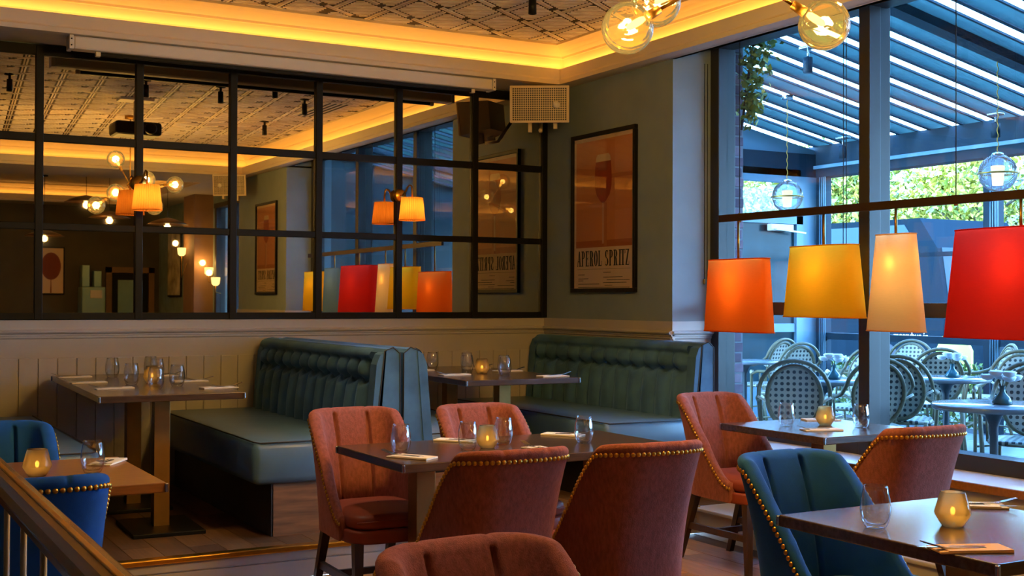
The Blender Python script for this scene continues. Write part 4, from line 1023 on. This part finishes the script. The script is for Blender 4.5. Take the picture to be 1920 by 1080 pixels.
# bistro chairs
M['rattan'] = mat('grey_rattan_cane', '#61593f', .5, noise=.2, nscale=30)
M['weave'] = dots_mat('woven_back', lin('#a09c8b'), (.015, .02, .02), 24, .62, .5, 'XZ')
M['weave_s'] = dots_mat('woven_seat', lin('#a09c8b'), (.015, .02, .02), 24, .62, .5, 'XY')
M['band'] = mat('pale_binding', '#d8d6c4', .5)
def bistro():
    t = thing('bistro_chair', '', 'chair', (0, 0, 0), 0, 'woven bistro chairs on the terrace')
    def hoop(a, hw, hz, zc, y0, lean=.22):
        z = zc+hz*math.sin(a); return (hw*math.cos(a), y0-lean*(z-.45), z)
    # inner oval with woven panel
    N = 40
    MB().tube([hoop(2*PI*i/N, .185, .225, .695, -.215) for i in range(N)], .016, 8, True).build('back_oval', M['rattan'], t)
    wp = [hoop(2*PI*i/N, .175, .215, .695, -.215) for i in range(N)]
    wv = MB(); c = (0, -.215-.22*(.695-.45), .695)
    fs = [(i, (i+1) % N, N) for i in range(N)]
    wv.add(wp+[c], fs); b2 = [(x, y+.012, z) for x, y, z in wp+[c]]; wv.add(b2, [(b, a, d) for a, b, d in fs]); wv.build('woven_back', M['weave'], t)
    # outer hoop running down into the arms
    arm = [(.235, .20, .02), (.235, .20, .40), (.255, .17, .63), (.262, .05, .665), (.255, -.10, .67), (.245, -.20, .70)]
    hp = [(.245*math.cos(a), -.225-.22*(.72+.235*math.sin(a)-.45), .72+.235*math.sin(a)) for a in [PI*k/16 for k in range(1, 16)]]
    MB().tube(arm+hp+[(-x, y, z) for x, y, z in arm[::-1]], .0155, 8).build('arm_hoop', M['rattan'], t)
    for s in (-1, 1):
        MB().tube([(s*.19, -.20, .45), (s*.20, -.23, .2), (s*.215, -.29, 0)], .0155, 8).build('leg', M['rattan'], t)
        MB().tube([(s*.235, .05, .665), (s*.225, .06, .44)], .010, 6).build('arm_post', M['rattan'], t)
        MB().tube([(s*.235, .195, .66), (s*.25, .17, .64)], .022, 8).build('binding', M['band'], t)
        MB().tube([(s*.183, -.262, .66), (s*.25, -.275, .70)], .010, 6).build('back_link', M['band'], t)
    pad(MB(), .225, .215, .43, .462, .014, .006, 0, .0, 2/3.4).build('woven_seat', M['weave_s'], t)
    MB().tube([(.225*math.cos(2*PI*i/N)*1.0, .215*math.sin(2*PI*i/N), .438) for i in range(N)], .012, 6, True).build('seat_ring', M['rattan'], t)
    MB().tube([(-.2, -.24, .18), (.0, 0, .2), (.235, .20, .18)], .009, 6).tube([(.2, -.24, .18), (0, 0, .21), (-.235, .20, .18)], .009, 6).build('stretcher', M['rattan'], t)
    return t
b0 = bistro(); first = [True]
def bch(x, y, ang, label):
    o = b0 if first[0] else dup(b0); first[0] = False
    place(o, (x, y, TFZ), ang, label)
away = lambda x, y, d=0: -math.atan2(x, y)+d       # faces directly away from the room
for x, y, d, lb in ((6.12, 6.72, 0, 'bistro chair close to the glass, back to the window, by the brick pier'),
                    (8.45, 9.45, .6, 'bistro chair at the far table beside the corner door'),
                    (9.1, 10.5, .8, 'bistro chair farthest along, at the blue-grey end wall'),
                    (8.9, 9.05, 1.5, 'bistro chair turned side-on before the corner post'),
                    (7.85, 7.9, 2.6, 'bistro chair facing the window beside the terrace corner'),
                    (6.78, 6.66, .3, 'bistro chair half hidden behind the main window post'),
                    (7.37, 6.87, -.1, 'bistro chair with its back to the window just past the main post'),
                    (9.85, 9.2, 2.8, 'bistro chair facing in by the hedge and the bus'),
                    (8.75, 7.75, .1, 'bistro chair with its back to the window behind the flower vase'),
                    (9.75, 8.15, 1.9, 'bistro chair turned sideways beside the fluted terrace post'),
                    (8.55, 6.8, 2.9, 'bistro chair facing in beyond the marble table, past the post'),
                    (6.95, 5.42, 3.0, 'bistro chair facing the window across the large marble table')):
    bch(x, y, away(x, y, d), lb)
M['marble'] = mat('pale_marble', '#6d7174', .15, noise=.18, nscale=4, detail=8)
M['iron'] = mat('cast_iron', '#1f2c33', .5)
M['petal'] = mat('white_petals', '#eef2f5', .7); M['vase'] = mat('teal_glass_vase', '#2b5f69', .15)
def bistro_table(x, y, r, label, flowers=None):
    t = thing('bistro_table', label, 'table', (x, y, TFZ), 0)
    MB().lathe([(.001, .725), (r-.01, .725), (r, .735), (r, .75), (r-.006, .757), (.001, .757)], n=48).build('marble_top', M['marble'], t)
    MB().lathe([(.12, .725), (.05, .69), (.024, .62), (.024, .12), (.04, .08)], n=14).build('column', M['iron'], t)
    for k in range(4): a = PI/4+k*PI/2; MB().tube([(.02*math.cos(a), .02*math.sin(a), .1), (.14*math.cos(a), .14*math.sin(a), .07), (.26*math.cos(a), .26*math.sin(a), .012)], .014, 6).build('foot', M['iron'], t)
    if flowers:
        v = thing('flower_vase', flowers, 'vase', (x+.05, y-.02, TFZ+.757))
        MB().lathe([(.001, .0), (.05, 0), (.06, .01), (.045, .04), (.018, .07), (.016, .1), (.022, .11)], n=18).build('vase', M['vase'], v)
        MB().tube([(0, 0, .08), (.01, 0, .15)], .004, 5).tube([(0, 0, .08), (-.02, .01, .15)], .004, 5).build('stem', LV[3], v)
        for k in range(9):
            a = k*2.4; rr = .02+.008*k
            MB().lathe([(.001, -.01), (.03, .0), (.042, .022), (.03, .03), (.001, .018)], (rr*1.3*math.cos(a), rr*1.3*math.sin(a), .155+.018*math.sin(k*2)), 8).build('bloom', M['petal'], v)
bistro_table(6.13, 5.0, .36, 'large round marble bistro table close to the window glass', 'teal vase of white flowers on the large marble table')
bistro_table(6.9, 7.2, .35, 'round marble bistro table behind the chair by the brick pier', 'teal vase of white flowers on the table by the brick pier')
bistro_table(7.95, 6.95, .35, 'round marble bistro table past the main window post', 'teal vase of white flowers before the turned chair')
bistro_table(8.3, 9.85, .35, 'round marble bistro table beside the blue-grey end wall')

# hedge, trees, bus, street
hg = thing('hedge', 'low clipped green hedge along the terrace front', 'hedge', (GX+.55, 5, -.15))
def hgf(): return (random.uniform(-.22, .22), random.uniform(-7, 7), .05+.82*random.random()**.6)
tag(leaf_cloud('hedge_leaves', LV[2], hg, hgf, 9000, .085), kind='stuff'); tag(leaf_cloud('hedge_leaves', LV[3], hg, hgf, 5000, .085), kind='stuff')
M['bark'] = mat('bark', '#5b4a3a', .9, noise=.3, nscale=8)
def tree(x, y, h, r, mi, label, n=5200):
    t = thing('street_tree', label, 'tree', (x, y, -.15), 0, 'trees across the street')
    MB().tube([(0, 0, 0), (.05, .1, h*.3), (-.05, .1, h*.55), (.1, 0, h*.8)], [.16, .13, .09, .03], 8).build('trunk', M['bark'], t)
    for k in range(6):
        a = k*1.05; MB().tube([(0, .1, h*(.3+.06*k)), (r*.35*math.cos(a), r*.35*math.sin(a), h*(.42+.06*k)), (r*.7*math.cos(a), r*.7*math.sin(a), h*(.5+.06*k))], [.06, .04, .015], 6).build('branch', M['bark'], t)
    cl = [(random.uniform(-.7, .7)*r, random.uniform(-.7, .7)*r, h*random.uniform(.26, .95), r*random.uniform(.25, .5)) for _ in range(16)]
    def cf_():
        a, b, c, d = random.choice(cl); return (a+random.gauss(0, d*.6), b+random.gauss(0, d*.6), c+random.gauss(0, d*.5))
    for m_, q in ((mi, .6), ((mi+1) % 3, .3), (2, .25)): tag(leaf_cloud('leaves', LV[m_], t, cf_, int(n*q*1.9), .16), kind='stuff')
for x, y, h, r, mi, lb in ((24, 29.6, 5.4, 1.9, 0, 'lime street tree seen through the glass over the terrace door'), (26.5, 26.8, 5.6, 1.9, 2, 'green street tree set back behind its lime neighbours'),
                           (23, 23.6, 5.2, 1.8, 1, 'yellow-green street tree behind the bus roof'), (26.5, 22.6, 5.6, 1.9, 0, 'bright lime street tree over the rear of the bus'),
                           (23.5, 19.6, 5.3, 1.8, 0, 'lime street tree beyond the bus windscreen'), (26.5, 19.3, 5.5, 1.9, 1, 'yellowish street tree set back beyond the bus windscreen'),
                           (23.5, 16.2, 5.3, 1.8, 0, 'lime street tree behind the fluted terrace post'), (26.5, 16.0, 5.6, 1.9, 1, 'yellow-green street tree set back behind the fluted post')):
    tree(x, y, h, r, mi, lb)
bs = thing('bus', 'dark blue bus parked on the street with white web address', 'bus', (17.0, 16.0, -.15))
M['bus'] = mat('bus_paint', '#0b1a22', .7, spec=.05); M['bus_pale'] = mat('bus_pale_roof', '#3a4a52', .7, spec=.05)
body = [(-1.0, .35), (-1.12, 1.5), (-.95, 2.5), (-.55, 3.05), (5.2, 3.1), (5.2, .35)]
MB().prism(body, 'x', 0, 2.3).build('body', M['bus'], bs)
MB().prism([(-.5, 2.55), (-.2, 2.95), (5.0, 2.98), (5.0, 2.05), (-.2, 2.05)], 'x', -.012, 0).build('side_stripe', M['bus_pale'], bs)
M['bus_glass'] = mat('bus_glass', '#20333c', .3, spec=.1)
for k in range(3): MB().bbox(-.02, -.012, .2+k*1.6, 1.6+k*1.6, 1.25, 1.95, .003).build('side_window', M['bus_glass'], bs)
MB().prism([(-1.14, 1.45), (-.96, 2.52), (-.93, 2.52), (-1.10, 1.45)], 'x', .1, 2.2).build('windscreen', M['bus_glass'], bs)
for yy in (.3, 3.8):
    MB().lathe([(.001, -.13), (.40, -.13), (.42, -.08), (.42, .08), (.40, .13), (.001, .13)], n=24).move(Matrix.Translation((.1, yy, .42)) @ Matrix.Rotation(PI/2, 4, 'Y')).build('wheel', M['cable'], bs)
    MB().lathe([(.001, -.15), (.20, -.15), (.2, -.12), (.001, -.12)], n=16).move(Matrix.Translation((.1, yy, .42)) @ Matrix.Rotation(PI/2, 4, 'Y')).build('hub', M['steel'], bs)
tcv = bpy.data.curves.new('web_address', 'FONT'); tcv.body = 'messybus.ie'; tcv.size = .17; tcv.extrude = .003; tcv.align_x = 'CENTER'
to = bpy.data.objects.new('tmp_text', tcv); C.objects.link(to); bpy.context.view_layer.update()
tme = bpy.data.meshes.new_from_object(to.evaluated_get(bpy.context.evaluated_depsgraph_get())); bpy.data.objects.remove(to)
tme.materials.clear(); tme.materials.append(M['petal'])
lt = obj('lettering', tme, None, bs, (-.006, -.35, .90)); lt.rotation_euler = (PI/2, 0, -PI/2); tag(lt, kind='stuff')
cl_ = thing('street_sign', 'yellow-green arched chair-back sign standing behind the hedge', 'sign', (12.6, 10.9, -.15))
M['hivis'] = mat('yellow_sign', '#c8d63a', .5)
MB().prism([(-.28, .3), (.28, .3), (.28, .95), (.18, 1.12), (0, 1.17), (-.18, 1.12), (-.28, .95)], 'x', 0, .04).build('panel', M['hivis'], cl_)
for s in (-1, 1): MB().tube([(.02, s*.24, 0), (.02, s*.24, .35)], .015, 6).build('leg', M['navy'], cl_)
M['facade'] = mat('pale_facade', '#6a6d6c', .8); M['fwin'] = mat('facade_glass', '#6c8a96', .1)
fb = thing('street_building', 'pale building across the street behind the trees', 'building', (38, 20, -.15))
MB().box(0, 6, -14, 26, 0, 6.0).build('facade', M['facade'], fb)
for r_ in range(2):
    for k in range(14): MB().box(-.03, .02, -13+k*2.8, -11.6+k*2.8, .9+r_*2.7, 2.4+r_*2.7).build('window', M['fwin'], fb)
MB().box(-.1, 6, -14, 26, 6.0, 6.2).build('parapet', M['facade'], fb)
fn_ = thing('railing', 'pale metal railing along the far pavement', 'fence', (20.2, 15.2, -.15))
for k in range(60): MB().box(-.01, .01, -4+k*.14, -3.97+k*.14, 0, 1.5).build('bar', M['white_metal'], fn_)
MB().box(-.02, .02, -4, 4.4, 1.42, 1.47).build('rail', M['white_metal'], fn_)
